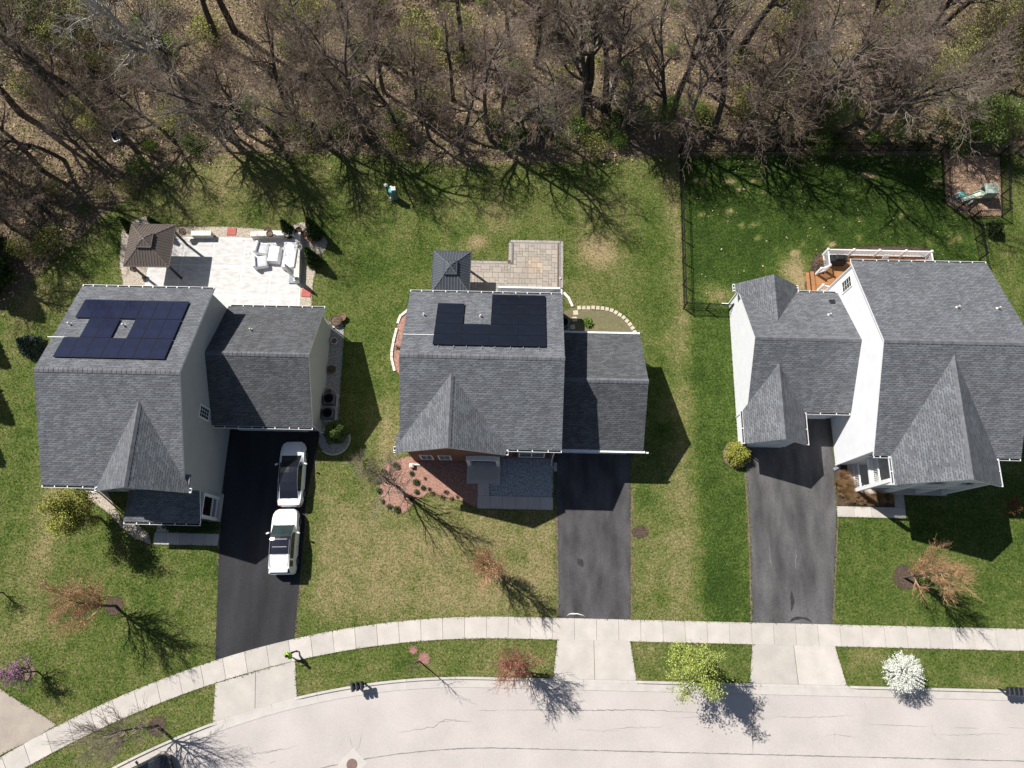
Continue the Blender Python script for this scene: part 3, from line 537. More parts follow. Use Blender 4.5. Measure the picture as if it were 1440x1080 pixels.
for i in range(4): MB().box(23.38 + i * 1.24, 23.38 + i * 1.24 + 1.22, 5.47, 6.22, -.03, .045).build('slab', 'concrete', wk)
MB().box(27.62, 28.33, 6.235, 7.15, -.03, .06).build('slab', 'concrete', wk)
# ---------------------------------------------------------------- house kit
RT = .16
def slopes_x(x0, x1, y0, y1, ze, zr, yr):
    mb = MB(); mb.slab([(x0, y0, ze), (x1, y0, ze), (x1, yr, zr), (x0, yr, zr)], RT, 0, 1); mb.slab([(x0, y1, ze), (x1, y1, ze), (x1, yr, zr), (x0, yr, zr)], RT, 0, 1); return mb
def caps(p0, p1, side, drop, wd=.17):
    """overlapping ridge shingles: side = horizontal unit across the ridge, drop = fall per metre on each side"""
    p0, p1 = Vector(p0), Vector(p1); d = p1 - p0; n = max(2, int(d.length / .30)); s = Vector(side); mb = MB(); r = random.Random(int(d.length * 100))
    for i in range(n):
        a = p0 + d * (i / n); b = p0 + d * ((i + 1.06) / n); za, zb = .012 + r.uniform(0, .006), .034 + r.uniform(0, .008)
        for sg in (-1, 1):
            o = s * (sg * wd) + Vector((0, 0, -drop * wd)); up = Vector((0, 0, 1))
            mb.slab([a + up * za, b + up * zb, b + o + up * zb, a + o + up * za], .012)
    return mb
def gutter(parent, p0, p1, out, dark=True):
    p0, p1, o = Vector(p0), Vector(p1), Vector(out).normalized(); d = (p1 - p0); L = d.length; t = d.normalized(); w_ = .13
    def bx(mb, s0, s1, a, b, z0, z1, m=0):
        P = [p0 + t * s + o * q for s, q in ((s0, a), (s1, a), (s1, b), (s0, b))]
        if (P[1] - P[0]).cross(P[2] - P[1]).z < 0: P.reverse()
        mb.hexa([(p.x, p.y, p.z + z0) for p in P] + [(p.x, p.y, p.z + z1) for p in P], m)
    mb = MB(); bx(mb, 0, L, .003, w_, -.17, -.13, 1 if dark else 0); bx(mb, 0, L, w_ + .001, w_ + .02, -.172, -.045)
    if not dark: bx(mb, 0, L, .002, w_, -.128, -.06)
    n = max(2, int(L / .8))
    for i in range(n + 1):
        s = min(L - .03, max(.03, L * i / n + (rnd.uniform(-.12, .12) if 0 < i < n else 0))); bx(mb, s - .028, s + .028, .004, w_, -.065, -.04)
    return mb.build('gutter', ['white_trim', 'dark_trough'], parent)
def on_slope(px, py, y0, z0, p, lift=0):          # survey spot on a roof plane z = z0 + p*(y - y0)
    z = z0
    for _ in range(30): q = G(px, py, z); z = z0 + p * (q.y - y0) + lift
    return Vector((q.x, q.y, z))
def on_wall(px, py, x):          # survey spot on a wall plane of constant x
    a, b = 0.0, 10.0
    for _ in range(40):
        m = (a + b) / 2
        if abs(G(px, py, m).x) > abs(x): a = m
        else: b = m
    return G(px, py, m)
def vent(parent, q, h=.32, r=.055):
    MB().lathe([(r * 2.6, -.06), (r * 1.3, .05), (r, .07), (r, h), (r * .8, h + .01)], q, 10, 0).build('vent_pipe', 'stone_white', parent, smooth=False)
def window(parent, c, nrm, wd, h, nx=1, ny=2, glass='glass', sash=1):
    """c = centre on the wall face, nrm = outward unit (x or y axis)"""
    n = Vector(nrm); t = Vector((-n.y, n.x, 0)); c = Vector(c)
    def bx(mb, a0, a1, z0, z1, d0, d1):
        P = [c + t * a0 + n * d0, c + t * a1 + n * d0, c + t * a1 + n * d1, c + t * a0 + n * d1]
        if (P[1] - P[0]).cross(P[2] - P[1]).z < 0: P.reverse()
        mb.hexa([(p.x, p.y, p.z + z0) for p in P] + [(p.x, p.y, p.z + z1) for p in P])
    f = MB(); b = .09; bx(f, -wd / 2 - b, wd / 2 + b, h / 2, h / 2 + b, -.02, .05); bx(f, -wd / 2 - b, wd / 2 + b, -h / 2 - b, -h / 2, -.02, .06)
    bx(f, -wd / 2 - b, -wd / 2, -h / 2, h / 2, -.02, .048); bx(f, wd / 2, wd / 2 + b, -h / 2, h / 2, -.02, .048)
    fr = f.build('window', 'white_trim', parent)
    for s in range(sash):
        a0 = -wd / 2 + wd * s / sash; a1 = a0 + wd / sash
        g = MB(); bx(g, a0 + .005, a1 - .005, -h / 2 + .003, h / 2 - .003, -.01, .012); g.build('pane', glass if s else 'glass', fr)
        if s: g = MB(); bx(g, a0 - .04, a0 + .04, -h / 2, h / 2, .0125, .044); g.build('mullion', 'white_trim', fr)
        mu = MB()
        for i in range(1, nx): bx(mu, a0 + (a1 - a0) * i / nx - .014, a0 + (a1 - a0) * i / nx + .014, -h / 2, h / 2, .0125, .026)
        for j in range(1, ny): bx(mu, a0, a1, -h / 2 + h * j / ny - .014, -h / 2 + h * j / ny + .014, .0125, .024)
        if mu.f: mu.build('muntin', 'white_trim', fr)
    return fr
def walls_x(xa, xb, ya, yb, roof):                 # walls under a gable whose ridge runs along x
    y0, ze, yr, zr, y1 = roof; pf = (zr - ze) / (yr - y0); pb = (zr - ze) / (y1 - yr); e = RT + .01
    zf = ze + (ya - y0) * pf - e; zb = ze + (y1 - yb) * pb - e; zt = zr - e
    A = [(ya, 0), (yb, 0), (yb, zb), (yr, zt), (ya, zf)]; mb = MB()
    mb.poly([(xb, y, z) for y, z in A]); mb.poly([(xa, y, z) for y, z in reversed(A)])
    mb.poly([(xa, ya, 0), (xb, ya, 0), (xb, ya, zf), (xa, ya, zf)]); mb.poly([(xb, yb, 0), (xa, yb, 0), (xa, yb, zb), (xb, yb, zb)]); return mb
def gable_y(parent, x0, x1, yf, ye, yback, ze, zp, wall_y, wx0, wx1, wall_mat, back=False, z0=0, wall_back=None, cap=True):
    """cross gable with its ridge along y; yf front edge, ye where its eaves meet the main eave, yback where its ridge meets the main roof"""
    xc = (x0 + x1) / 2; p = (zp - ze) / (xc - x0); mb = MB()
    mb.slab([(x0, yf, ze), (x0, ye, ze), (xc, yback, zp), (xc, yf, zp)], RT, 0, 1); mb.slab([(x1, yf, ze), (x1, ye, ze), (xc, yback, zp), (xc, yf, zp)], RT, 0, 1)
    rf = mb.build('gable_roof', ['shingle', 'white_trim'], parent)
    if cap: caps((xc, yf, zp), (xc, yback, zp), (1, 0, 0), p).build('ridge_cap', 'ridge', rf)
    e = RT + .012; za = ze + (wx0 - x0) * p - e; zb = ze + (x1 - wx1) * p - e; zt = zp - e
    A = [(wx0, z0), (wx1, z0), (wx1, zb), (xc, zt), (wx0, za)]; w2 = wall_back if wall_back is not None else ye; mw = MB()
    if not back: mw.poly([(x, wall_y, z) for x, z in A])
    else: mw.poly([(x, wall_y, z) for x, z in reversed(A)])
    lo, hi = min(wall_y, w2), max(wall_y, w2)
    mw.poly([(wx0, hi, z0), (wx0, lo, z0), (wx0, lo, za), (wx0, hi, za)]); mw.poly([(wx1, lo, z0), (wx1, hi, z0), (wx1, hi, zb), (wx1, lo, zb)])
    if z0 > 0: mw.poly([(wx0, lo, z0), (wx0, hi, z0), (wx1, hi, z0), (wx1, lo, z0)])
    mw.build('gable_wall', wall_mat, parent)
    for xx, s in ((x0, -1), (x1, 1)):
        a, b = sorted((yf, ye)); gutter(parent, (xx, a, ze), (xx, b, ze), (s, 0, 0))
    return rf
def railing(parent, p0, p1, h=.95, n=None, name='railing'):
    p0, p1 = Vector(p0), Vector(p1); d = p1 - p0; L = Vector((d.x, d.y, 0)).length; a = math.atan2(d.y, d.x); mb = MB()
    for z in (.1, h - .06):
        c = [(p0 + Vector((0, 0, z))), (p1 + Vector((0, 0, z)))]; t = Vector((-math.sin(a), math.cos(a), 0)) * .045
        mb.hexa([c[0] - t, c[1] - t, c[1] + t, c[0] + t] + [q + Vector((0, 0, .055)) for q in (c[0] - t, c[1] - t, c[1] + t, c[0] + t)])
    n = n or max(3, int(L / .13))
    for i in range(n): q = p0 + d * ((i + .5) / n); mb.obox((q.x, q.y, q.z + .156), .035, .035, h - .217, a)
    return mb.build(name, 'white_trim', parent)
def post(parent, x, y, z0, z1, r=.09, m='white_trim', name='post', cap=True):
    mb = MB(); mb.box(x - r, x + r, y - r, y + r, z0, z1)
    if cap: mb.hexa([(x - r * 1.3, y - r * 1.3, z1 + .001), (x + r * 1.3, y - r * 1.3, z1 + .001), (x + r * 1.3, y + r * 1.3, z1 + .001), (x - r * 1.3, y + r * 1.3, z1 + .001)] + [(x - r * .5, y - r * .5, z1 + .07), (x + r * .5, y - r * .5, z1 + .07), (x + r * .5, y + r * .5, z1 + .07), (x - r * .5, y + r * .5, z1 + .07)])
    return mb.build(name, m, parent)
def garage_door(parent, x0, x1, y, h=2.2, m='white_trim'):
    root = MB().box(x0, x1, y - .02, y + .02, .03, h).build('garage_door', m, parent)
    for j in range(4):
        for i in range(8): a = x0 + (x1 - x0) * (i + .1) / 8; b = x0 + (x1 - x0) * (i + .9) / 8; MB().box(a, b, y - .034, y - .021, .08 + j * h / 4, -.04 + (j + 1) * h / 4).build('door_panel', m, root)
PANEL = {}
def panel(parent, c, ang, wd, ln, m):
    key = (round(wd, 3), round(ln, 3), m)
    if key not in PANEL:
        mb = MB(); mb.box(-wd / 2, wd / 2, -ln / 2, ln / 2, -.02, .018, 0); f = .018
        mb.box(-wd / 2 + f, wd / 2 - f, -ln / 2 + f, -.004, .01, .0215, 1); mb.box(-wd / 2 + f, wd / 2 - f, .004, ln / 2 - f, .01, .0215, 1)
        PANEL[key] = mb.mesh('solar_panel', ['panel_rim', m])
    o = bpy.data.objects.new('solar_panel', PANEL[key]); C.objects.link(o); o.parent = parent; o.location = c - total_off(parent); o.rotation_euler = (ang, 0, 0)

# ================================================================ HOUSE A (left)
HARD += [[(-30.2, 6), (-21.6, 6), (-21.6, 19.4), (-30.2, 19.4)], [(-21.6, 10.9), (-14.5, 10.9), (-14.5, 19.2), (-21.6, 19.2)], [(-26.6, 3.5), (-21.1, 3.5), (-21.1, 6.2), (-26.6, 6.2)]]
hA = thing('house', 'pale grey sided house with blue roof panels, its garage wing beside two white cars', 'house', (-24, 12.5, 0), group='houses along the street')
rA = slopes_x(-30.5, -21.26, 5.7, 19.6, 6.1, 9.1, 12.6).build('roof', ['shingle', 'white_trim'], hA)
caps((-30.5, 12.6, 9.1), (-21.26, 12.6, 9.1), (0, 1, 0), .43).build('ridge_cap', 'ridge', rA)
walls_x(-30.2, -21.3, 6.1, 19.2, (5.7, 6.1, 12.6, 9.1, 19.6)).build('wall', 'greige_siding', hA)
gutter(hA, (-30.5, 5.7, 6.1), (-27.0, 5.7, 6.1), (0, -1, 0)); gutter(hA, (-30.5, 19.6, 6.1), (-21.26, 19.6, 6.1), (0, 1, 0))
gable_y(hA, -26.9, -20.95, 5.4, 5.72, 11.4, 6.1, 8.35, 5.85, -26.5, -21.35, 'greige_siding', wall_back=6.3)
MB().box(-21.25, -20.97, 5.74, 6.6, 5.97, 6.10).build('eave_return', ['ridge'], hA)
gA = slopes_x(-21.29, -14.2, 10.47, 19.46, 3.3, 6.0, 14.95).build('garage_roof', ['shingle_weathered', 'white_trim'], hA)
caps((-21.25, 14.95, 6.0), (-14.2, 14.95, 6.0), (0, 1, 0), .6).build('ridge_cap', 'ridge', gA)
walls_x(-21.28, -14.5, 10.9, 19.1, (10.47, 3.3, 14.95, 6.0, 19.46)).build('garage_wall', 'greige_siding', hA)
gutter(hA, (-21.2, 10.47, 3.3), (-14.2, 10.47, 3.3), (0, -1, 0)); gutter(hA, (-21.2, 19.46, 3.3), (-14.2, 19.46, 3.3), (0, 1, 0))
garage_door(hA, -20.6, -15.4, 10.86)
q = on_wall(287, 580.5, -21.3); window(hA, (-21.3, q.y, q.z), (1, 0, 0), .72, 1.4, 3, 4)
window(hA, (-25.0, 5.85, 4.9), (0, -1, 0), .9, 1.3, 2, 4); window(hA, (-23.2, 5.85, 4.9), (0, -1, 0), .9, 1.3, 2, 4); window(hA, (-28.8, 6.1, 4.6), (0, -1, 0), .9, 1.4, 2, 4); window(hA, (-28.8, 6.1, 1.6), (0, -1, 0), 1.6, 1.5, 2, 2)
vent(hA, on_slope(99, 456, 12.6, 9.1, -.4286)); vent(hA, on_slope(175, 458, 12.6, 9.1, -.4286)); vent(hA, on_slope(353, 464, 14.95, 6.0, -.6))
c0, c1 = on_slope(67, 473, 12.6, 9.1, -.4286, .05), on_slope(93, 474.5, 12.6, 9.1, -.4286, .05); MB().tube((c0.x, (c0.y + c1.y) / 2, c0.z), (c1.x, (c0.y + c1.y) / 2, c0.z), .035, k=6).build('conduit', 'white_trim', hA)
# porch
MB().box(-26.4, -21.1, 4.1, 6.08, 0, .2).build('porch_slab', 'concrete', hA)
MB().box(-26.3, -21.52, 4.3, 5.84, .201, .215).build('porch_shade_sheet', 'shade_brown', hA)  # dark sheet over the slab: the porch's shade put in as colour
pr = MB(); pr.slab([(-26.5, 3.72, 2.98), (-21.25, 3.72, 2.98), (-21.25, 5.84, 3.8), (-25.3, 5.84, 3.8)], .12, 0, 1); pr.slab([(-26.5, 3.72, 2.98), (-25.3, 5.84, 3.8), (-26.5, 5.84, 2.98)], .12, 0, 1); pr.build('porch_roof', ['shingle', 'white_trim'], hA)
gutter(hA, (-26.5, 3.72, 2.98), (-21.25, 3.72, 2.98), (0, -1, 0))
for x in (-26.2, -23.9, -21.4): post(hA, x, 4.25, .2, 2.72, .1, name='porch_column')
MB().box(-26.3, -21.3, 4.15, 4.35, 2.73, 2.855).build('porch_beam', 'white_trim', hA); MB().box(-21.5, -21.3, 4.36, 5.84, 2.73, 2.855).build('porch_beam', 'white_trim', hA)
post(hA, -21.4, 5.75, .2, 2.72, .09, name='porch_column')
railing(hA, (-21.4, 4.36, .2), (-21.4, 5.66, .2), .95, 9); railing(hA, (-23.8, 4.25, .2), (-21.5, 4.25, .2), .95)
MB().box(-24.7, -23.8, 5.8, 5.845, .2, 2.3).build('door', 'paint_dark', hA)
sA = thing('solar_array', 'nineteen blue solar panels in three rows on back roof slope', 'solar panels', (-25.5, 16, 7.6))
pA = .4286; TL, TR, BR_, BL = [on_slope(a, b, 12.6, 9.1, -pA, .13) for a, b in ((119.8, 420.6), (266.3, 424.4), (231, 505.7), (74.7, 501.5))]
xR = (TR.x + BR_.x) / 2; wA = ((TR.x - TL.x) + (BR_.x - BL.x)) / 14; yT = (TL.y + TR.y) / 2; yB = (BR_.y + BL.y) / 2; row = (yT - yB) / 3; ang = -math.atan(pA)
for r_ in range(3):
    for c_ in range(7):
        if r_ == 1 and c_ in (0, 3): continue
        y = yT - row * (r_ + .5); panel(sA, Vector((xR - wA * (6.5 - c_), y, 9.1 - pA * (y - 12.6) + .13)), ang, wA - .02, row / math.cos(ang) - .03, 'panel_blue')
for r_ in range(3):
    for dy in (.25, .75):
        y = yT - row * (r_ + dy); z = 9.1 - pA * (y - 12.6) + .06
        for a, b in (((7, 0),) if r_ != 1 else ((6, 4), (3, 0))): MB().box(xR - wA * a + .1, xR - wA * b - .1, y - .02, y + .02, z - .05, z + .02).build('mounting_rail', 'rail_metal', sA)

def downspout(parent, x, y, z1, dx=0, dy=0):
    m = MB(); m.box(x - .04, x + .04, y - .035, y + .035, .12, z1); m.box(x - .04 + min(0, dx), x + .04 + max(0, dx), y - .035 + min(0, dy), y + .035 + max(0, dy), .04, .119); m.build('downspout', 'white_trim', parent)
downspout(hA, -14.45, 10.8, 3.1, .5, 0); downspout(hA, -14.45, 19.16, 3.1, .5, 0); downspout(hA, -30.25, 6.02, 5.9, -.5, 0)
# ================================================================ HOUSE B (middle)
HARD += [[(-7.3, 8.85), (2.85, 8.85), (2.85, 19.5), (-7.3, 19.5)], [(2.8, 9.8), (8.65, 9.8), (8.65, 17.7), (2.8, 17.7)], [(-1.5, 19.4), (3.0, 19.4), (3.0, 21.5), (-1.5, 21.5)]]
hB = thing('house', 'brick fronted house with dark grey roof and black panels between the two pale sided houses', 'house', (-2, 14, 0), group='houses along the street')
rB = slopes_x(-7.55, 3.06, 8.72, 19.72, 6.1, 8.75, 14.2).build('roof', ['shingle', 'white_trim'], hB)
caps((-7.55, 14.2, 8.75), (3.06, 14.2, 8.75), (0, 1, 0), .48).build('ridge_cap', 'ridge', rB)
walls_x(-7.25, 2.8, 9.25, 19.4, (8.72, 6.1, 14.2, 8.75, 19.72)).build('wall', 'greige_siding', hB)
MB().box(-.75, 2.79, 9.18, 9.245, 0, 6.0).build('brick_front', 'red_brick', hB)
gutter(hB, (-.65, 8.72, 6.1), (3.06, 8.72, 6.1), (0, -1, 0)); gutter(hB, (-7.55, 19.72, 6.1), (3.06, 19.72, 6.1), (0, 1, 0))
gable_y(hB, -7.82, -.58, 8.32, 8.75, 13.25, 6.1, 8.25, 8.85, -7.4, -1.0, 'red_brick', wall_back=9.3)
MB().slab([(-7.82, 8.76, 6.1), (-7.56, 8.76, 6.1), (-7.56, 9.62, 6.1), (-7.82, 9.62, 6.1)], .16).build('eave_return', 'shingle', hB)
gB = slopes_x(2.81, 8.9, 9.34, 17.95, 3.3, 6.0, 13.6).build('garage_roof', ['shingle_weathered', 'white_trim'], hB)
caps((2.85, 13.6, 6.0), (8.9, 13.6, 6.0), (0, 1, 0), .62).build('ridge_cap', 'ridge', gB)
walls_x(2.82, 8.65, 9.75, 17.6, (9.34, 3.3, 13.6, 6.0, 17.95)).build('garage_wall', 'greige_siding', hB)
gutter(hB, (3.0, 9.34, 3.3), (9.02, 9.34, 3.3), (0, -1, 0), False); gutter(hB, (3.0, 17.95, 3.3), (8.9, 17.95, 3.3), (0, 1, 0), False)
garage_door(hB, 3.5, 8.2, 9.71)
for x in (-6.3, -5.0): window(hB, (x, 8.85, 1.75), (0, -1, 0), .75, 1.5, 2, 4)
window(hB, (1.2, 9.18, 1.75), (0, -1, 0), 1.7, 1.5, 1, 2, sash=2); window(hB, (1.2, 9.18, 4.6), (0, -1, 0), 1.7, 1.3, 1, 2, sash=2)
for x in (-.0, 2.35): MB().box(x - .16, x + .16, 9.15, 9.179, .95, 2.55).build('shutter', 'dark_metal', hB)
vent(hB, on_slope(596.5, 443, 14.2, 8.75, -.48)); vent(hB, on_slope(676, 445, 14.2, 8.75, -.48))
c0 = on_slope(566, 470, 14.2, 8.75, -.48, .05); MB().tube((-7.5, c0.y, c0.z), (-5.5, c0.y, c0.z), .03, k=6).build('conduit', 'white_trim', hB)
# bay at the back
MB().box(-1.3, 2.82, 19.41, 21.3, 0, 2.75).build('bay_wall', 'greige_siding', hB)
br = MB(); e0, e1, eb = -1.55, 3.12, 21.55; br.slab([(e0, 19.42, 2.9), (e0, eb, 2.9), (.1, 20.7, 3.75), (.1, 19.42, 3.75)], .12, 0, 1); br.slab([(e1, 19.42, 2.9), (e1, eb, 2.9), (1.5, 20.7, 3.75), (1.5, 19.42, 3.75)], .12, 0, 1); br.slab([(e0, eb, 2.9), (e1, eb, 2.9), (1.5, 20.7, 3.75), (.1, 20.7, 3.75)], .12, 0, 1); br.slab([(.1, 19.42, 3.75), (1.5, 19.42, 3.75), (1.5, 20.7, 3.75), (.1, 20.7, 3.75)], .1)
br.build('bay_roof', ['shingle', 'white_trim'], hB); gutter(hB, (e0, eb, 2.9), (e1, eb, 2.9), (0, 1, 0), False); gutter(hB, (e1, 18.2, 2.9), (e1, eb, 2.9), (1, 0, 0), False)
# stoop and arched entry
MB().box(-3.48, -1.04, 7.25, 8.84, 0, .28).build('stoop', 'concrete', hB)
MB().box(-3.25, -1.27, 7.5, 8.83, .281, .30).build('stoop_tread', 'concrete', hB)
for x in (-3.3, -1.2): MB().box(x - .13, x + .13, 8.52, 8.83, .3, 2.45).build('pilaster', 'white_trim', hB)
arc_pts = [(-2.25 + 1.2 * math.cos(t), 2.46 + .42 * math.sin(t)) for t in np.linspace(0, math.pi, 13)]; inn = [(-2.25 + .92 * math.cos(t), 2.46 + .2 * math.sin(t)) for t in np.linspace(math.pi, 0, 13)]
am = MB(); ap = arc_pts + inn; n_ = len(ap)
for k in range(12): a, b, c_, d_ = arc_pts[k], arc_pts[k + 1], inn[11 - k], inn[12 - k]; am.hexa([(a[0], 8.5, a[1]), (d_[0], 8.5, d_[1]), (d_[0], 8.83, d_[1]), (a[0], 8.83, a[1]), (b[0], 8.5, b[1]), (c_[0], 8.5, c_[1]), (c_[0], 8.83, c_[1]), (b[0], 8.83, b[1])])
am.build('arched_lintel', 'white_trim', hB); MB().box(-2.7, -1.8, 8.79, 8.845, .3, 2.4).build('door', 'paint_dark', hB)
post(hB, -7.55, 8.45, 0, .35, .12, name='downspout_block', m='stone_white')
MB().box(-7.6, -6.9, 8.5, 8.62, .03, .13).build('splash_block', 'stone_white', hB); MB().box(8.9, 9.3, 9.2, 9.3, 3.0, 3.1).build('downspout', 'white_trim', hB)
sB = thing('solar_array', 'sixteen black solar panels stepped around a bare notch on back roof slope', 'solar panels', (-2, 17, 7.4))
pB = .4801; Q = [on_slope(a, b, 14.2, 8.75, -pB, .13) for a, b in ((691.7, 414.5), (767.5, 415.5), (767.5, 488.0), (608, 484.3))]
xR = (Q[1].x + Q[2].x) / 2; xL = Q[3].x; yT = min(19.6, (Q[0].y + Q[1].y) / 2); yB = (Q[2].y + Q[3].y) / 2; cw = (xR - xL) / 4; row = (yT - yB) / 5; ang = -math.atan(pB)
for r_ in range(5):
    for c_ in range(4):
        if (r_ == 0 and c_ < 2) or (r_ in (1, 2) and c_ == 1): continue
        y = yT - row * (r_ + .5); panel(sB, Vector((xL + cw * (c_ + .5), y, 8.75 - pB * (y - 14.2) + .13)), ang, cw - .02, row / math.cos(ang) - .022, 'panel_black')
for c_ in range(4):
    for dx in (.2, .75):
        x = xL + cw * (c_ + dx); y0, y1 = yB - .16, yT - row * (0 if c_ > 1 else (1 if c_ == 0 else 3)) - .1; f = lambda y: 8.75 - pB * (y - 14.2) + .05
        MB().hexa([(x - .02, y0, f(y0) - .04), (x + .02, y0, f(y0) - .04), (x + .02, y1, f(y1) - .04), (x - .02, y1, f(y1) - .04), (x - .02, y0, f(y0) + .03), (x + .02, y0, f(y0) + .03), (x + .02, y1, f(y1) + .03), (x - .02, y1, f(y1) + .03)]).build('mounting_rail', 'rail_metal', sB)

downspout(hB, 2.72, 9.1, 5.9, 0, -.4); downspout(hB, 8.7, 17.66, 3.1, .5, 0)
# ================================================================ HOUSE C (right)
HARD += [[(23.6, 9.2), (32.7, 9.2), (32.7, 22.4), (23.6, 22.4)], [(16.5, 12.8), (23.6, 12.8), (23.6, 21.3), (16.5, 21.3)], [(16.5, 10.5), (20.1, 10.5), (20.1, 13), (16.5, 13)], [(16.5, 21), (20.3, 21), (20.3, 21.8), (16.5, 21.8)], [(24.4, 7.1), (31.4, 7.1), (31.4, 9.3), (24.4, 9.3)]]
hC = thing('house', 'bright white sided house with dark grey roof, wooden deck and front porch balcony', 'house', (27, 15, 0), group='houses along the street')
rC = slopes_x(23.42, 33.0, 8.85, 22.78, 6.1, 9.1, 15.75).build('roof', ['shingle', 'white_trim'], hC)
caps((23.42, 15.75, 9.1), (33.0, 15.75, 9.1), (0, 1, 0), .43).build('ridge_cap', 'ridge', rC)
walls_x(23.62, 32.7, 9.25, 22.4, (8.85, 6.1, 15.75, 9.1, 22.78)).build('wall', 'white_siding', hC)
gutter(hC, (23.42, 8.85, 6.1), (24.5, 8.85, 6.1), (0, -1, 0)); gutter(hC, (31.45, 8.85, 6.1), (33.0, 8.85, 6.1), (0, -1, 0)); gutter(hC, (23.42, 22.78, 6.1), (33.0, 22.78, 6.1), (0, 1, 0))
gable_y(hC, 24.55, 31.42, 6.98, 8.88, 15.2, 6.1, 8.75, 7.3, 24.9, 31.1, 'white_siding', z0=5.4, wall_back=9.24)
gC = slopes_x(16.3, 23.6, 12.38, 21.52, 3.3, 6.0, 16.9).build('garage_roof', ['shingle', 'white_trim'], hC)
caps((16.3, 16.9, 6.0), (23.55, 16.9, 6.0), (0, 1, 0), .6).build('ridge_cap', 'ridge', gC)
walls_x(16.55, 23.61, 12.75, 21.15, (12.38, 3.3, 16.9, 6.0, 21.52)).build('garage_wall', 'white_siding', hC)
gable_y(hC, 15.98, 20.32, 10.02, 12.4, 15.3, 3.3, 5.1, 10.5, 16.56, 20.0, 'white_siding', wall_back=12.8)
gable_y(hC, 16.05, 20.6, 22.08, 21.5, 18.6, 3.3, 5.05, 21.75, 16.56, 20.3, 'white_siding', back=True, wall_back=21.1)
gutter(hC, (20.7, 21.52, 3.3), (23.55, 21.52, 3.3), (0, 1, 0)); gutter(hC, (20.4, 12.38, 3.3), (23.55, 12.38, 3.3), (0, -1, 0))
garage_door(hC, 16.9, 19.7, 10.46); garage_door(hC, 20.6, 23.2, 12.71)
q = on_wall(1191, 400, 23.62); window(hC, (23.62, q.y, q.z), (-1, 0, 0), .72, 1.35, 2, 4)
window(hC, (26.5, 9.25, 1.75), (0, -1, 0), .9, 1.5, 2, 4); window(hC, (29.6, 9.25, 1.75), (0, -1, 0), .9, 1.5, 2, 4); window(hC, (24.35, 9.25, 4.7), (0, -1, 0), .6, 1.2, 2, 4)
vent(hC, on_slope(1166, 443, 16.9, 6.0, -.585)); vent(hC, on_slope(1346, 432.6, 15.75, 9.1, -.427)); vent(hC, on_slope(1403, 434, 15.75, 9.1, -.427))
q = on_slope(1170, 425, 16.9, 6.0, -.585); MB().obox((q.x, q.y, q.z - .1), .38, .36, .25, 0, 0, .85).build('box_vent', 'dark_metal', hC)
MB().box(24.45, 31.35, 7.15, 9.24, 0, .28).build('porch_slab', 'concrete', hC)
MB().box(24.75, 31.2, 7.42, 9.24, 2.82, 2.98).build('balcony_floor', 'wall_block', hC)
for x in (24.72, 27.0, 29.2, 31.1): post(hC, x, 7.35, .28, 5.38, .13, name='porch_column', cap=False)
MB().box(24.6, 24.84, 7.49, 9.24, 2.72, 3.02).build('porch_beam', 'white_trim', hC); MB().box(24.86, 31.2, 7.25, 7.41, 2.72, 3.02).build('porch_beam', 'white_trim', hC)
railing(hC, (24.72, 7.5, .28), (24.72, 9.2, .28), .95, 13); railing(hC, (24.72, 7.5, 3.03), (24.72, 9.2, 3.03), .95, 13); railing(hC, (24.9, 7.35, 3.03), (26.85, 7.35, 3.03), .95); railing(hC, (27.15, 7.35, 3.03), (29.05, 7.35, 3.03), .95); railing(hC, (29.35, 7.35, 3.03), (30.95, 7.35, 3.03), .95)
MB().box(27.6, 28.5, 9.2, 9.245, .28, 2.4).build('door', 'paint_dark', hC)
bx_ = G(1173, 658); MB().obox((bx_.x + .15, bx_.y, 0), .55, .22, .12, .5).build('downspout_outlet', 'plastic_grey', hC)

downspout(hC, 23.56, 22.46, 5.9, 0, .4); downspout(hC, 16.5, 10.42, 3.1, -.5, 0); downspout(hC, 16.5, 21.83, 3.1, -.5, 0); downspout(hC, 32.76, 9.2, 5.9, .5, 0)
for x_, y_, z_ in ((23.6, 9.23, 5.95), (23.6, 22.42, 5.95), (16.53, 12.73, 3.2)): MB().box(x_ - .03, x_ + .07, y_ - .05, y_ + .05, .02, z_).build('corner_trim', 'white_trim', hC)
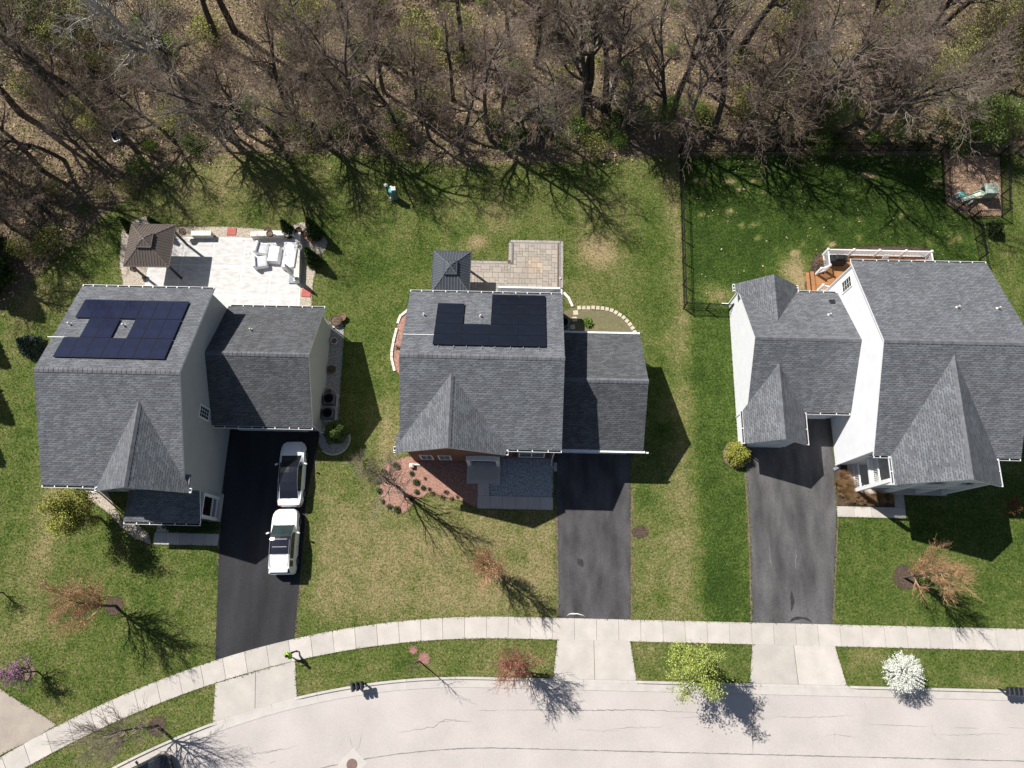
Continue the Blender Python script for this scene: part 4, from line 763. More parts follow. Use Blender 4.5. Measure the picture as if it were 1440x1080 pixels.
# ================================================================ patio of house A
pa = struct(bpy.data.objects.new('patio', None)); C.objects.link(pa)
HARD.append([(-30.3, 19.4), (-30.3, 24.2), (-28.6, 26.8), (-17.3, 26.9), (-17.1, 19.4)])
MB().prism([(-29.6, 19.4), (-29.6, 26.65), (-17.45, 26.75), (-17.1, 19.4)], -.03, .022).build('patio_base', 'patio_white', pa)
xg = [-29.5, -26.95, -24.6, -22.1, -19.75, -17.3]; yg = [19.45, 21.7, 24.2, 26.6]
for i in range(5):
    for j in range(3):
        dxl = .06; MB().box(xg[i] + .07, xg[i + 1] - .07, yg[j] + .07, yg[j + 1] - .07, .0, .03 + .002 * ((i + j) % 2)).build('patio_panel', 'patio_panel', pa)
def gazebo(loc, wx, wy, zc, zr, label, mroof, mrib, mpost):
    g = thing('gazebo', label, 'gazebo', loc, 0, 'metal roofed gazebos behind the houses'); x, y = wx / 2, wy / 2
    def tier(name, x, y, z0, z1, tx, ty, step):
        mb = MB(); E = [(-x, -y), (x, -y), (x, y), (-x, y)]; T = [(-tx, -ty), (tx, -ty), (tx, ty), (-tx, ty)]
        for k in range(4):
            q = (k + 1) % 4; mb.slab([(*E[k], z0), (*E[q], z0), (*T[q], z1), (*T[k], z1)], .03)
        mb.slab([(*t, z1) for t in T], .03)
        for k in range(4):
            q = (k + 1) % 4; mb.tube((*E[k], z0), (*E[q], z0), .04, k=6)
        r = mb.build(name, mroof, g, world=False); rb = MB()
        for k in range(4):      # standing seams run from eave to hip
            q = (k + 1) % 4; a, b = Vector((*E[k], z0)), Vector((*E[q], z0)); ta, tb = Vector((*T[k], z1)), Vector((*T[q], z1)); L = (b - a).length; n = int(L / step)
            ea, eb = (ta - a).dot((b - a).normalized()), (b - tb).dot((b - a).normalized()); mid = (ta + tb) / 2; inw = Vector((-(b - a).y, (b - a).x, 0)).normalized(); dpt = (mid - (a + b) / 2).dot(inw)
            for i in range(1, n):
                s = L * i / n; f = min(1, s / max(ea, 1e-3), (L - s) / max(eb, 1e-3)); p0 = a.lerp(b, i / n); p1 = p0 + inw * (dpt * f) + Vector((0, 0, (z1 - z0) * f)); rb.tube(p0 + Vector((0, 0, .01)), p1 + Vector((0, 0, .01)), .024, k=4)
            rb.tube(a + Vector((0, 0, .012)), ta + Vector((0, 0, .012)), .03, k=5)
        rb.build('roof_rib', mrib, r, world=False)
    tier('roof', x, y, zc, zr, .36 * wx / 3.4, .36 * wy / 3.4, .21); zz = zr - .02
    tier('roof_cupola', .56 * wx / 3.4, .56 * wy / 3.4, zz + .02, zz + .30, .05, .05, .21)
    for sx in (-1, 1):
        for sy in (-1, 1):
            px, py = sx * (x - .3), sy * (y - .3); MB().box(px - .07, px + .07, py - .07, py + .07, 0, zc - .02).build('post', mpost, g, world=False)
            br_ = MB(); br_.tube((px, py, zc - .7), (px - sx * .6, py, zc - .08), .035, k=5); br_.tube((px, py, zc - .7), (px, py - sy * .6, zc - .08), .035, k=5); br_.build('brace', mpost, g, world=False)
    fm = MB()
    for sy in (-1, 1): fm.box(-x + .2, x - .2, sy * (y - .3) - .05, sy * (y - .3) + .05, zc - .14, zc - .04)
    for sx in (-1, 1): fm.box(sx * (x - .3) - .05, sx * (x - .3) + .05, -y + .37, y - .37, zc - .14, zc - .04)
    fm.build('top_frame', mpost, g, world=False); return g
gazebo((-28.2, 24.5, .03), 3.45, 3.55, 2.7, 3.55, 'brown ribbed metal roof gazebo with small raised cupola on white patio', 'gaz_brown', 'gaz_brown_rib', 'dark_metal')
gazebo((-5.1, 22.85, 0), 2.85, 3.4, 2.7, 3.5, 'slate grey ribbed metal roof gazebo with raised cupola on tan pavers', 'gaz_grey', 'gaz_grey_rib', 'dark_metal')
def block_wall(label, pts, wd=.42, h=.55, cap=.08):
    wl = thing('seat_wall', label, 'low wall', (*pts[0], 0), 0, 'low block seat walls round the white patio')
    for k in range(len(pts) - 1):
        a, b = Vector(pts[k]), Vector(pts[k + 1]); d = b - a; L = d.length; n = max(1, round(L / .62)); an = math.atan2(d.y, d.x)
        for i in range(n): c = a.lerp(b, (i + .5) / n); MB().obox((c.x, c.y, 0), L / n - .012, wd - .06, h, an).build('block', 'wall_block', wl)
        for i in range(n): c = a.lerp(b, (i + .5) / n); MB().obox((c.x, c.y, h + .001), L / n - .01, wd, cap, an).build('cap_stone', 'stone_white', wl)
    return wl
block_wall('long low block wall with pale caps along back edge behind white sofa', [(-21.55, 26.75), (-18.05, 26.95)]); block_wall('low block wall with pale caps beside white sofa and cone evergreens', [(-17.75, 26.95), (-17.45, 22.75)])
block_wall('short low block wall with pale caps at rear right post of brown gazebo', [(-26.3, 26.7), (-24.7, 26.75)]); block_wall('short low block wall with pale caps at front left post of brown gazebo', [(-29.75, 21.8), (-29.85, 20.2)])
def rpad(p, wd, ln, label, a): tag(MB().obox((p.x, p.y, 0), wd, ln, .07, a).build('red_step_pad', 'red_pad', loc=(p.x, p.y, 0), bevel=.03), label, 'step pad', 'red pads in the gravel border')
rpad(G(326, 326), .75, .65, 'red rubber pad across gravel strip between brown gazebo and evergreens', .02); rpad(G(431, 412), .75, .7, 'red rubber pad in gravel strip near garage roof', -.03)
# covered white furniture
def soft(name, label, c, l, wd, h, a, parts, group='white covered patio furniture'):
    t = thing(name, label, 'furniture' if name != 'ottoman' else 'ottoman', (c.x, c.y, .033), a, group)
    for nm, x, y, z, ll, ww, hh, m in parts: MB().obox((x * 1.2, y * 1.15, z), ll * 1.2, ww * 1.15, hh, 0, 0, .96).build(nm, m, t, world=False, bevel=.06, smooth=False)
    return t
c = G(411, 363); soft('sofa', 'long white covered sofa against low wall under cone evergreens', c, 1, 2.4, .7, -.04, [('cover', -.1, 0, 0, .72, 2.0, .6, 'cover_white'), ('backrest', .33, 0, 0, .24, 2.02, .74, 'cover_white')])
c = G(388, 361); soft('ottoman', 'white covered square table between sofa and two armchairs', c, 1, 1, .5, -.04, [('body', 0, 0, 0, .74, 1.2, .55, 'cover_white'), ('skirt', 0, 0, 0, .78, 1.24, .1, 'cover_white')])
for dy, lb, a in ((.62, 'white covered armchair with grey seat beside square table, nearer the gravel strip', -.15), (-.62, 'white covered armchair with grey seat beside square table, nearer the house', .18)):
    c = G(370, 362); c.y += dy * .95; soft('armchair', lb, c, 1, 1, .7, a, [('seat', .08, 0, 0, .74, .82, .5, 'cover_white'), ('seat_cover', .1, 0, .42, .6, .7, .1, 'cover_grey'), ('backrest', -.36, 0, 0, .22, .86, .74, 'cover_white')])  # the seat covers are light grey in themselves
c = G(415.5, 393); um = thing('patio_umbrella', 'closed white patio umbrella standing in dark weighted base near red pad', 'umbrella', (c.x, c.y, .03))
MB().obox((0, 0, 0), .95, .8, .12).build('base', 'plastic_grey', um, world=False, bevel=.05); MB().tube((0, 0, .12), (0, 0, 2.75), .03, k=8).build('pole', 'dark_metal', um, world=False); MB().lathe([(.05, .95), (.16, 1.0), (.20, 1.3), (.13, 2.2), (.05, 2.68), (.02, 2.72)], k=10).build('folded_canopy', 'cover_white', um, world=False); MB().lathe([(.02, 2.72), (.035, 2.76), (.01, 2.82)], k=8).build('finial', 'white_trim', um, world=False)
def pot(px, py, z, r, h, m, label, plant=None, soilm='soil'):
    p = G(px, py, z); t = thing('planter_pot', label, 'planter', (p.x, p.y, z), 0, 'pots and planters around the left house')
    MB().lathe([(r * .72, 0), (r, h), (r * 1.08, h + .02), (r * 1.08, h + .05), (r * .92, h + .05), (r * .9, h - .02)], k=14).build('pot', m, t, world=False); MB().lathe([(r * .88, h - .03), (r * .8, h)], k=12).build('soil', soilm, t, world=False)
    if plant:
        mb = MB()
        for i in range(14): a = i * 2.4; mb.tube((0, 0, h), (r * 1.1 * math.cos(a), r * 1.1 * math.sin(a), h + .12 + .1 * (i % 3)), .015, .004, 4)
        mb.build('plant', plant, t, world=False)
for a in [(379, 328, .0, .3, .4, 'pot_brown', 'round brown pot behind long low wall near evergreens', 'twig_brown'), (381, 331, .64, .26, .3, 'pot_brown', 'dark brown pot standing on long low wall cap'), (404, 331, .64, .2, .28, 'pot_white', 'white pot on long low wall beside cone evergreen'), (422, 327, .0, .26, .4, 'pot_brown', 'brown pot at corner behind the two low walls', 'twig_brown'), (434, 333, 0, .24, .35, 'pot_terra', 'terracotta pot under the tall corner evergreen', 'twig_olive'), (438, 337, 0, .28, .4, 'pot_terra', 'larger terracotta pot beside corner evergreen', 'twig_olive'), (423, 350, .64, .2, .3, 'pot_white', 'white pot on low wall beside lower evergreen'), (259, 328, .64, .26, .3, 'pot_brown', 'brown planter on short wall behind brown gazebo', 'twig_brown'), (190, 380, .64, .24, .3, 'pot_brown', 'brown planter on short wall before brown gazebo', 'twig_brown'), (474, 453, 0, .42, .35, 'pot_brown', 'wide brown barrel at back corner of garage gravel bed', 'twig_brown'), (482, 448, 0, .3, .3, 'pot_terra', 'curved terracotta trough at tip of garage gravel bed'), (471, 481, 0, .26, .3, 'pot_white', 'pale rimmed pot beside garage side wall'), (468, 521, 0, .28, .3, 'pot_brown', 'brown pot midway along garage side wall', 'twig_olive'), (464, 552, 0, .2, .25, 'pot_terra', 'small terracotta pot beside air conditioner', 'twig_brown'), (232, 741, 0, .18, .16, 'pot_white', 'small white globe in bed by porch')]: pot(*a)
def ac_unit(p, label, a=0):
    t = thing('air_conditioner', label, 'air conditioner', (p.x, p.y, 0), a, 'air conditioners beside the houses'); MB().box(-.5, .5, -.5, .5, 0, .08).build('pad', 'concrete', t, world=False); MB().box(-.4, .4, -.4, .4, .08, .85).build('cabinet', 'acunit', t, world=False, bevel=.04)
    g = MB()
    for r_ in (.12, .2, .28, .35): g.lathe([(r_ - .012, .852), (r_ - .012, .872), (r_ + .012, .872), (r_ + .012, .852)], k=18)
    g.build('fan_grille', 'dark_metal', t, world=False)
    f = MB()
    for i in range(12): f.box(-.41 , -.402, -.36 + i * .06, -.34 + i * .06, .15, .8); f.box(.402, .41, -.36 + i * .06, -.34 + i * .06, .15, .8)
    f.build('fin', 'dark_metal', t, world=False)
p = G(463, 564); p.x = -13.95; ac_unit(p, 'dark blue grey air conditioner in gravel beside left garage wall, nearer the pots'); p = p.copy(); p.y -= 1.1; ac_unit(p, 'dark blue grey air conditioner in gravel beside left garage wall, nearer round bush')
p = G(796, 458); p.x = 3.5; ac_unit(p, 'shaded air conditioner in corner between brick house and its garage')
# ================================================================ paver patio of house B
pv = struct(bpy.data.objects.new('paver_patio', None)); C.objects.link(pv)
Lp = [(-6.6, 21.0), (3.55, 19.4), (3.55, 27.05), (-.9, 27.05), (-.9, 25.15), (-6.6, 25.1)]
HARD.append([(-6.6, 19.4), (3.55, 19.4), (3.55, 27.05), (-.9, 27.05), (-.9, 25.15), (-6.6, 25.1)])
for x0, x1, y0, y1 in ((-6.6, 3.5, 19.4, 25.1), (-.85, 3.5, 25.1, 27.0)): MB().box(x0, x1, y0, y1, -.03, .012 if y0 < 20 else .0125).build('joint_bed', 'paver_joint', pv)
cs = .235; nxp, nyp = 44, 33; ox, oy = -6.55, 19.42; occ = np.zeros((nxp, nyp), bool); pr_ = random.Random(5); PM = {}
def in_pav(i, j): x, y = ox + (i + .5) * cs, oy + (j + .5) * cs; return (x < 3.2 and y < 24.8) or (-.55 < x < 3.2 and y < 26.7)
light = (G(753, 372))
for j in range(nyp):
    for i in range(nxp):
        if occ[i, j] or not in_pav(i, j): continue
        y_ = oy + j * cs
        opts = [(2, 2), (2, 2), (2, 1), (1, 2), (1, 1), (3, 2)] if y_ > 21.9 or ox + i * cs > -7 else [(2, 2)]
        pr_.shuffle(opts); opts.append((1, 1))
        for a, b in opts:
            if i + a <= nxp and j + b <= nyp and all(in_pav(i + u, j + v_) and not occ[i + u, j + v_] for u in range(a) for v_ in range(b)): break
        occ[i:i + a, j:j + b] = True; x0, y0 = ox + i * cs, oy + j * cs
        if y0 + b * cs < 21.3 : continue            # hidden below the eaves
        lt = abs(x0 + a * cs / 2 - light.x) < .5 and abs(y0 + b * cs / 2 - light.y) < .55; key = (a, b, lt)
        if key not in PM:
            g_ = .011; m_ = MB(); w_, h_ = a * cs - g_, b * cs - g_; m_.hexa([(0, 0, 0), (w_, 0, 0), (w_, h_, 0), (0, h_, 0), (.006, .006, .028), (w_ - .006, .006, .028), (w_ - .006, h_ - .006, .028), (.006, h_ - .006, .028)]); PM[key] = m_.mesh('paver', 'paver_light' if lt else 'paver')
        o = bpy.data.objects.new('paver', PM[key]); C.objects.link(o); o.parent = pv; o.location = (x0, y0, .003 + pr_.uniform(0, .004))
def edge_run(x0, y0, x1, y1, wd, off, m):
    a, b = Vector((x0, y0)), Vector((x1, y1)); d = b - a; n = max(1, round(d.length / .5)); an = math.atan2(d.y, d.x)
    for i in range(n): c = a.lerp(b, (i + .5) / n); MB().obox((c.x, c.y, 0), d.length / n - .01, wd, .034, an).build('edge_stone', m, pv)
for x0, y0, x1, y1 in ((3.43, 22.9, 3.43, 27.0), (-.72, 26.9, 3.28, 26.9), (-.76, 25.2, -.76, 26.75), (-3.9, 25.0, -.9, 25.0)): edge_run(x0, y0, x1, y1, .2, 0, 'paver_edge')
for x0, y0, x1, y1 in ((3.26, 22.9, 3.26, 26.75), (-.55, 26.73, 3.15, 26.73), (-.6, 25.0, -.6, 26.7), (-3.9, 24.83, -.65, 24.83)): edge_run(x0, y0, x1, y1, .1, 0, 'paver_blue')
lp = G(788, 392); tag(MB().lathe([(.09, 0), (.09, .05), (.05, .12)], (lp.x, lp.y, .03), 10).build('path_light', 'stone_white', loc=(lp.x, lp.y, .03)), 'small white light cap at edge of paver patio', 'light')
# stone edgings
def edging(name, label, pts, n, l, wd, h, m, jit=.05, cat='edging', part='edging_stone'):
    t = thing(name, label, cat, (pts[0].x, pts[0].y, 0)); r = random.Random(len(pts)); P = [p.copy() for p in pts]; D = [0]
    for k in range(len(P) - 1): D.append(D[-1] + (P[k + 1] - P[k]).length)
    for i in range(n):
        s = D[-1] * (i + .5) / n; k = max(j for j in range(len(P) - 1) if D[j] <= s); u = (s - D[k]) / (D[k + 1] - D[k]); c = P[k].lerp(P[k + 1], u); d = P[k + 1] - P[k]
        MB().obox((c.x, c.y, -.02), l, wd, h + r.uniform(-.02, .02), math.atan2(d.y, d.x) + r.uniform(-jit, jit), 0, .95).build(part, m, t)
edging('stone_edging', 'curve of square tan stepping stones round the soil bed behind the garage', [G(*p) for p in ((811, 433), (835, 433), (850, 434), (862, 437), (876, 446), (885, 455), (891, 464), (894, 470))], 15, .29, .31, .1, 'stone_cream', .14)
edging('stone_edging', 'white block edging curving from bay corner to the stepping stones', [G(*p) for p in ((793, 412), (800, 420), (805, 431))], 5, .32, .2, .12, 'stone_white', .05)
edging('stone_edging', 'white block edging along red mulch bed on blank side of brick house', [G(*p) for p in ((558, 462), (553.5, 480), (551, 495), (551, 505), (555, 522))], 9, .38, .2, .14, 'stone_white', .05); edging('stone_edging', 'short weathered white edging by rear of brick house', [G(*p) for p in ((575, 435), (563, 445), (559, 455))], 4, .4, .2, .13, 'stone_white', .08)
for px, py in ((809.5, 440), (808, 449), (805, 460)): c = G(px, py); tag(MB().obox((c.x, c.y, -.02), .38, .36, .08, .1).build('stepping_stone', 'stone_cream', loc=(c.x, c.y, -.02)), 'single tan stepping stone between air conditioner and soil bed', 'stepping stone', 'loose stepping stones by the air conditioner')
t = thing('bed_edging', 'curved grey stone ring around round bush by garage corner', 'edging', (*XY(G(470, 618)), 0)); cc = G(470, 618)
for i in range(22):
    a = -2.2 + i * .235; MB().obox((cc.x + 1.15 * math.cos(a), cc.y + 1.15 * math.sin(a), -.02), .24, .12, .1, a + math.pi / 2).build('edging_stone', 'wall_block', t)
# ================================================================ black picket fences
def fence(label, pts, h=1.25, step=2.0):
    t = thing('picket_fence', label, 'fence', (*pts[0], 0), 0, 'black metal picket fences of the right yard')
    for k in range(len(pts) - 1):
        a, b = Vector(pts[k]), Vector(pts[k + 1]); d = b - a; L = d.length; n = max(1, round(L / step)); an = math.atan2(d.y, d.x)
        for i in range(n + (1 if k == len(pts) - 2 else 0)):
            c = a.lerp(b, i / n); m = MB(); m.obox((c.x, c.y, -.05), .065, .065, h + .12, an); m.obox((c.x, c.y, h + .071), .085, .085, .03, an); m.build('post', 'iron_black', t)
        for i in range(n):
            c = a.lerp(b, (i + .5) / n); m = MB(); ln = L / n - .07
            for z in (.15, h - .2, h - .03): m.obox((c.x, c.y, z), ln, .03, .03, an)
            m.build('rail', 'iron_black', t); m = MB(); npk = int(ln / .105)
            for j in range(npk):
                q = c + d.normalized() * (-ln / 2 + (j + .5) * ln / npk); m.obox((q.x, q.y, .06), .016, .016, .088, an); m.obox((q.x, q.y, .1815), .016, .016, h - .384, an); m.obox((q.x, q.y, h - .1685), .016, .016, .137, an)
            stuff(m.build('picket', 'iron_black', t))
fNW, fSW, fSE = XY(G(955, 215)), XY(G(961, 434)), (16.5, 21.3)
fence('black picket fence dividing the middle lawn from the lush fenced yard', [fNW, fSW]); fence('short black picket fence joining white garage corner to the yard fence', [fSW, fSE]); fence('long black picket fence along edge of the woods', [fNW, XY(G(1322, 213))])
fence('black picket fence between lush yard and play mulch, stepping toward the deck house', [XY(G(1322, 213)), XY(G(1326, 284)), XY(G(1342, 298)), XY(G(1361, 297)), XY(G(1365, 308)), XY(G(1376, 366))]); fence('black picket fence round far side of play mulch', [XY(G(1405, 218)), XY(G(1408, 305)), XY(G(1366, 307))])
# ================================================================ deck of house C
dk = thing('deck', 'orange wooden deck with white lattice railing behind the white house', 'deck', (26, 24, 0)); HARD.append([(23.3, 22.4), (32.3, 22.4), (32.3, 26.1), (24, 26.1), (23.3, 25)])
zd = .55; y = 22.45
while y < 25.95: MB().box(24.05 if y > 24.2 else 23.35, 32.2, y, y + .135, zd - .03, zd).build('deck_board', 'deck_wood', dk); y += .143
x = 23.2
for k in range(1): MB().box(23.05, 23.33, 22.1, 24.6, zd - .2, zd - .17).build('step_tread', 'deck_wood', dk); MB().box(22.75, 23.02, 22.1, 24.6, zd - .38, zd - .35).build('step_tread', 'deck_wood', dk)
MB().box(23.37, 32.18, 22.46, 24.2, 0, zd - .035).build('skirting', 'deck_wood', dk); MB().box(24.08, 32.18, 24.21, 25.93, 0, zd - .035).build('skirting', 'deck_wood', dk)
corners = [(24.1, 25.95), (26.1, 25.95), (28.1, 25.95), (30.15, 25.95), (32.15, 25.95)]
def lattice(p0, p1, z, h):
    p0, p1 = Vector((*p0, z)), Vector((*p1, z)); railing(dk, p0, p1, h, max(3, int((p1 - p0).length / .11)))
for a, b in zip(corners, corners[1:]): lattice((a[0] + .08, a[1]), (b[0] - .08, b[1]), zd, 1.0)
for a in corners + [(32.15, 23.2), (24.1, 24.6), (23.4, 24.3), (23.4, 22.9), (24.3, 22.75)]: post(dk, a[0], a[1], zd, zd + 1.08, .075)
lattice((32.15, 25.87), (32.15, 23.28), zd, 1.0); lattice((24.1, 25.87), (24.1, 24.68), zd, 1.0); lattice((24.02, 24.56), (23.48, 24.34), zd, 1.0); lattice((23.48, 22.9), (24.22, 22.76), zd, 1.0)
gr = thing('barbecue_grill', 'barbecue under black cover in corner of orange deck', 'grill', (24.95, 25.3, zd)); MB().obox((0, 0, 0), 1.35, .62, .9, 0, 0, .93).build('cover', 'cover_black', gr, world=False, bevel=.06); MB().obox((0, 0, .9), .8, .5, .22, 0, 0, .75).build('hood', 'cover_black', gr, world=False, bevel=.08)
ch = thing('patio_chair', 'black and white metal chair on orange deck by the railing', 'chair', (28.7, 25.3, zd)); MB().obox((0, 0, .42), .45, .45, .05).build('seat', 'cover_black', ch, world=False); MB().hexa([(-.22, .2, .47), (.22, .2, .47), (.22, .25, .47), (-.22, .25, .47), (-.22, .3, .9), (.22, .3, .9), (.22, .34, .9), (-.22, .34, .9)]).build('backrest', 'white_trim', ch, world=False)
for sx in (-1, 1):
    for sy in (-1, 1): MB().tube((sx * .2, sy * .2, .42), (sx * .22, sy * .23, 0), .015, k=5).build('leg', 'iron_black', ch, world=False)
bn = thing('storage_bench', 'dull red storage bench at railed end of orange deck', 'bench', (31.6, 24.9, zd)); MB().box(-.45, .45, -.6, .6, 0, .45).build('box', 'mulch_pink', bn, world=False); MB().box(-.47, .47, -.62, .62, .452, .5).build('lid', 'mulch_red', bn, world=False)
# ================================================================ play set
pc = G(1381, 277); ps = thing('play_set', 'pale green plastic play house with white slide on bark mulch', 'play set', (pc.x, pc.y, 0)); ps.scale = (.68, .68, .72)
for sx in (-1, 1):
    for sy in (-1, 1): MB().box(sx * .62 - .06, sx * .62 + .06, sy * .55 - .06, sy * .55 + .06, 0, 1.7).build('post', 'util_green', ps, world=False)
MB().box(-.7, .7, -.6, .6, .75, .83).build('platform', 'sage', ps, world=False); MB().hexa([(-.78, -.72, 1.702), (.78, -.72, 1.702), (.78, .72, 1.702), (-.78, .72, 1.702), (-.7, -.64, 1.86), (.7, -.64, 1.86), (.7, .64, 1.86), (-.7, .64, 1.86)]).build('roof', 'sage', ps, world=False); MB().box(-.6, .6, -.03, .03, 1.861, 1.9).build('roof_ridge', 'pale_green', ps, world=False)
for sy in (-1, 1): MB().box(-.55, .55, sy * .55 - .02, sy * .55 + .02, .84, 1.35).build('side_panel', 'sage', ps, world=False)
sl_ = MB(); A_ = [(-.75, -.05, .85), (-1.5, -.25, .55), (-2.3, -.45, .22), (-2.7, -.55, .16)]
for k in range(3):
    a, b = Vector(A_[k]), Vector(A_[k + 1]); n_ = Vector((.24, -.97, 0)) * .28; n_ = Vector((-.24, .97, 0)) * .28
    sl_.hexa([a - n_, b - n_, b + n_, a + n_, a - n_ + Vector((0, 0, .04)), b - n_ + Vector((0, 0, .04)), b + n_ + Vector((0, 0, .04)), a + n_ + Vector((0, 0, .04))])
    for s in (-1, 1): c_, d_ = a + n_ * s, b + n_ * s; e_ = n_ * (.14 * s); sl_.hexa([p for p in ([c_ , d_, d_ + e_, c_ + e_] if s < 0 else [c_, d_, d_ + e_, c_ + e_])] + [p + Vector((0, 0, .2)) for p in [c_, d_, d_ + e_, c_ + e_]])
sl_.build('slide', 'pale_green', ps, world=False)
tc_ = G(1348, 276); rk = thing('rocking_toy', 'white and teal plastic rocking toy at foot of pale slide', 'toy', (tc_.x, tc_.y, 0), .45); rk.scale = (.75, .75, .75); MB().obox((0, 0, .12), 1.1, .4, .14, 0, 0, .9).build('body', 'pale_green', rk, world=False, bevel=.05); MB().lathe([(.24, .26), (.26, .42), (.2, .46)], (.2, -.05, 0), 14).build('seat', 'teal_cap', rk, world=False); MB().obox((-.1, .25, .1), .9, .16, .3).build('backrest', 'white_trim', rk, world=False, bevel=.04); MB().obox((-.75, .0, 0), .35, .3, .3, 0, 0, .7).build('wheel_box', 'copper_green', rk, world=False)
for sy in (-1, 1): MB().box(-.5, .5, sy * .16 - .03, sy * .16 + .03, 0, .12).build('rocker', 'sage', rk, world=False)
tb = G(1363, 286); tag(MB().obox((tb.x, tb.y, 0), .7, .16, .3, .75).build('garden_hose_box', 'stone_white', loc=(tb.x, tb.y, 0), bevel=.03), 'small pale plank box by the play mulch gate', 'box')
# ================================================================ mailboxes
def mailboxes(p, n, rz, label):
    t = thing('mailbox_stand', label, 'mailboxes', (p.x, p.y, 0), rz, 'clustered mailboxes along the kerb'); W_ = n * .30
    for sx in (-1, 1): MB().box(sx * (W_ / 2 - .15) - .05, sx * (W_ / 2 - .15) + .05, -.05, .05, 0, 1.0).build('post', 'mailbox_black', t, world=False)
    MB().box(-W_ / 2, W_ / 2, -.2, .2, 1.001, 1.05).build('shelf', 'mailbox_black', t, world=False)
    for i in range(n):
        x = -W_ / 2 + .15 + i * .30; m = MB(); prof = [(-.1, 0), (.1, 0), (.1, .13), (.075, .19), (0, .215), (-.075, .19), (-.1, .13)]
        for a, b in (((-.26), (.26)),):
            F0 = [(x + q[0], a, 1.051 + q[1]) for q in prof]; F1 = [(x + q[0], b, 1.051 + q[1]) for q in prof]; m.poly(F0); m.poly(list(reversed(F1)))
            for k in range(7): j = (k + 1) % 7; m.poly([F0[j], F0[k], F1[k], F1[j]])
        bxo = m.build('box', 'mailbox_black', t, world=False); MB().box(x - .095, x + .095, -.285, -.262, 1.06, 1.24).build('door', 'mailbox_grey', bxo, world=False); MB().box(x + .102, x + .112, -.1, .04, 1.15, 1.2).build('flag', 'mailbox_grey', bxo, world=False); MB().box(x - .07, x - .02, -.22, .22, 1.245, 1.252).build('top_seam', 'mailbox_grey', bxo, world=False)
mailboxes(G(507, 962), 3, .22, 'three black mailboxes in a row on a stand by kerb near thin red tree'); mailboxes(G(1413, 969), 4, -.02, 'four black mailboxes in a row on a stand beside white blossom tree')
# ================================================================ utility vents, tub, woodpile
u = G(557, 279); ub = thing('utility_pedestal', 'tall green metal utility box with pale lid on lawn near woods', 'utility box', (u.x, u.y, 0), .15); MB().box(-.17, .17, -.17, .17, 0, 1.45).build('cabinet', 'util_green', ub, world=False, bevel=.02); MB().hexa([(-.2, -.2, 1.452), (.2, -.2, 1.452), (.2, .2, 1.452), (-.2, .2, 1.452), (-.17, -.17, 1.54), (.17, -.17, 1.54), (.17, .17, 1.54), (-.17, .17, 1.54)]).build('lid', 'white_trim', ub, world=False)
u = G(556.5, 280); u = G(553, 279); ub = thing('utility_pedestal', 'round grey utility post with teal cap on lawn near woods', 'utility post', (u.x, u.y, 0)); MB().lathe([(.2, 0), (.19, 1.15)], k=14).build('body', 'plastic_grey', ub, world=False); MB().lathe([(.22, 1.15), (.22, 1.22), (.15, 1.27)], k=14).build('cap', 'teal_cap', ub, world=False); MB().box(-.21, -.1, -.3, -.2, .0, .5).build('marker', 'white_trim', ub, world=False)
for dx, dy, h, r_, lb in ((-.42, .42, 1.3, .1, 'taller slim vent pipe with white domed cap on lawn near woods'), (-.02, .36, 1.1, .08, 'shorter slim vent pipe with white domed cap beside teal capped post')):
    q = thing('vent_post', lb, 'vent pipe', (u.x + dx, u.y + dy, 0)); MB().lathe([(r_, 0), (r_, h)], k=10).build('pipe', 'util_green', q, world=False); MB().lathe([(r_ * 1.5, h), (r_ * 1.5, h + .06), (r_ * .7, h + .14)], k=12).build('cap', 'white_trim', q, world=False)
u = G(166, 195); tb = thing('plastic_tub', 'long white rimmed navy plastic tub at edge of woods', 'tub', (u.x, u.y, 0), -1.05)
out = [(.62 * math.copysign(abs(math.cos(t)) ** .5, math.cos(t)), .34 * math.copysign(abs(math.sin(t)) ** .5, math.sin(t))) for t in np.linspace(0, 2 * math.pi, 21)[:-1]]
def ringwall(k0, k1, z0, z1): return MB().grid([[(x * k0, y * k0, z0), (x * k1, y * k1, z1)] for x, y in out + out[:1]])
ringwall(.8, 1, 0, .45).build('shell', 'white_trim', tb, world=False); ringwall(1.0, .84, .45, .45).build('rim', 'white_trim', tb, world=False); m = MB().grid([[(x * .84, y * .84, .449), (x * .7, y * .7, .1)] for x, y in out + out[:1]]); m.poly([(x * .7, y * .7, .1) for x, y in out]); m.build('inside', 'navy', tb, world=False); MB().obox((0, 0, .11), .7, .16, .14, 0, 0, .6).build('ridge', 'plastic_grey', tb, world=False)
u = G(750, 190); wp_ = thing('woodpile', 'tall stack of split orange firewood on a rack at edge of woods', 'woodpile', (u.x, u.y, 0), 1.5)
for sx in (-1, 1):
    for sy in (-1, 1): MB().box(sx * 1.0 - .04, sx * 1.0 + .04, sy * .25 - .04, sy * .25 + .04, 0, 1.35).build('rack_post', 'wood_weathered', wp_, world=False)
wr = random.Random(4)
for r_ in range(9):
    for i in range(14):
        x = -.9 + i * .138 + (.06 if r_ % 2 else 0); MB().tube((x, -.22 + wr.uniform(-.05, .05), .12 + r_ * .125), (x + wr.uniform(-.02, .02), .22 + wr.uniform(-.05, .05), .12 + r_ * .125), .065, k=5).build('log', 'wood_weathered', wp_, world=False)
MB().box(-1.05, 1.05, -.28, .28, 0, .06).build('rack_base', 'wood_weathered', wp_, world=False)
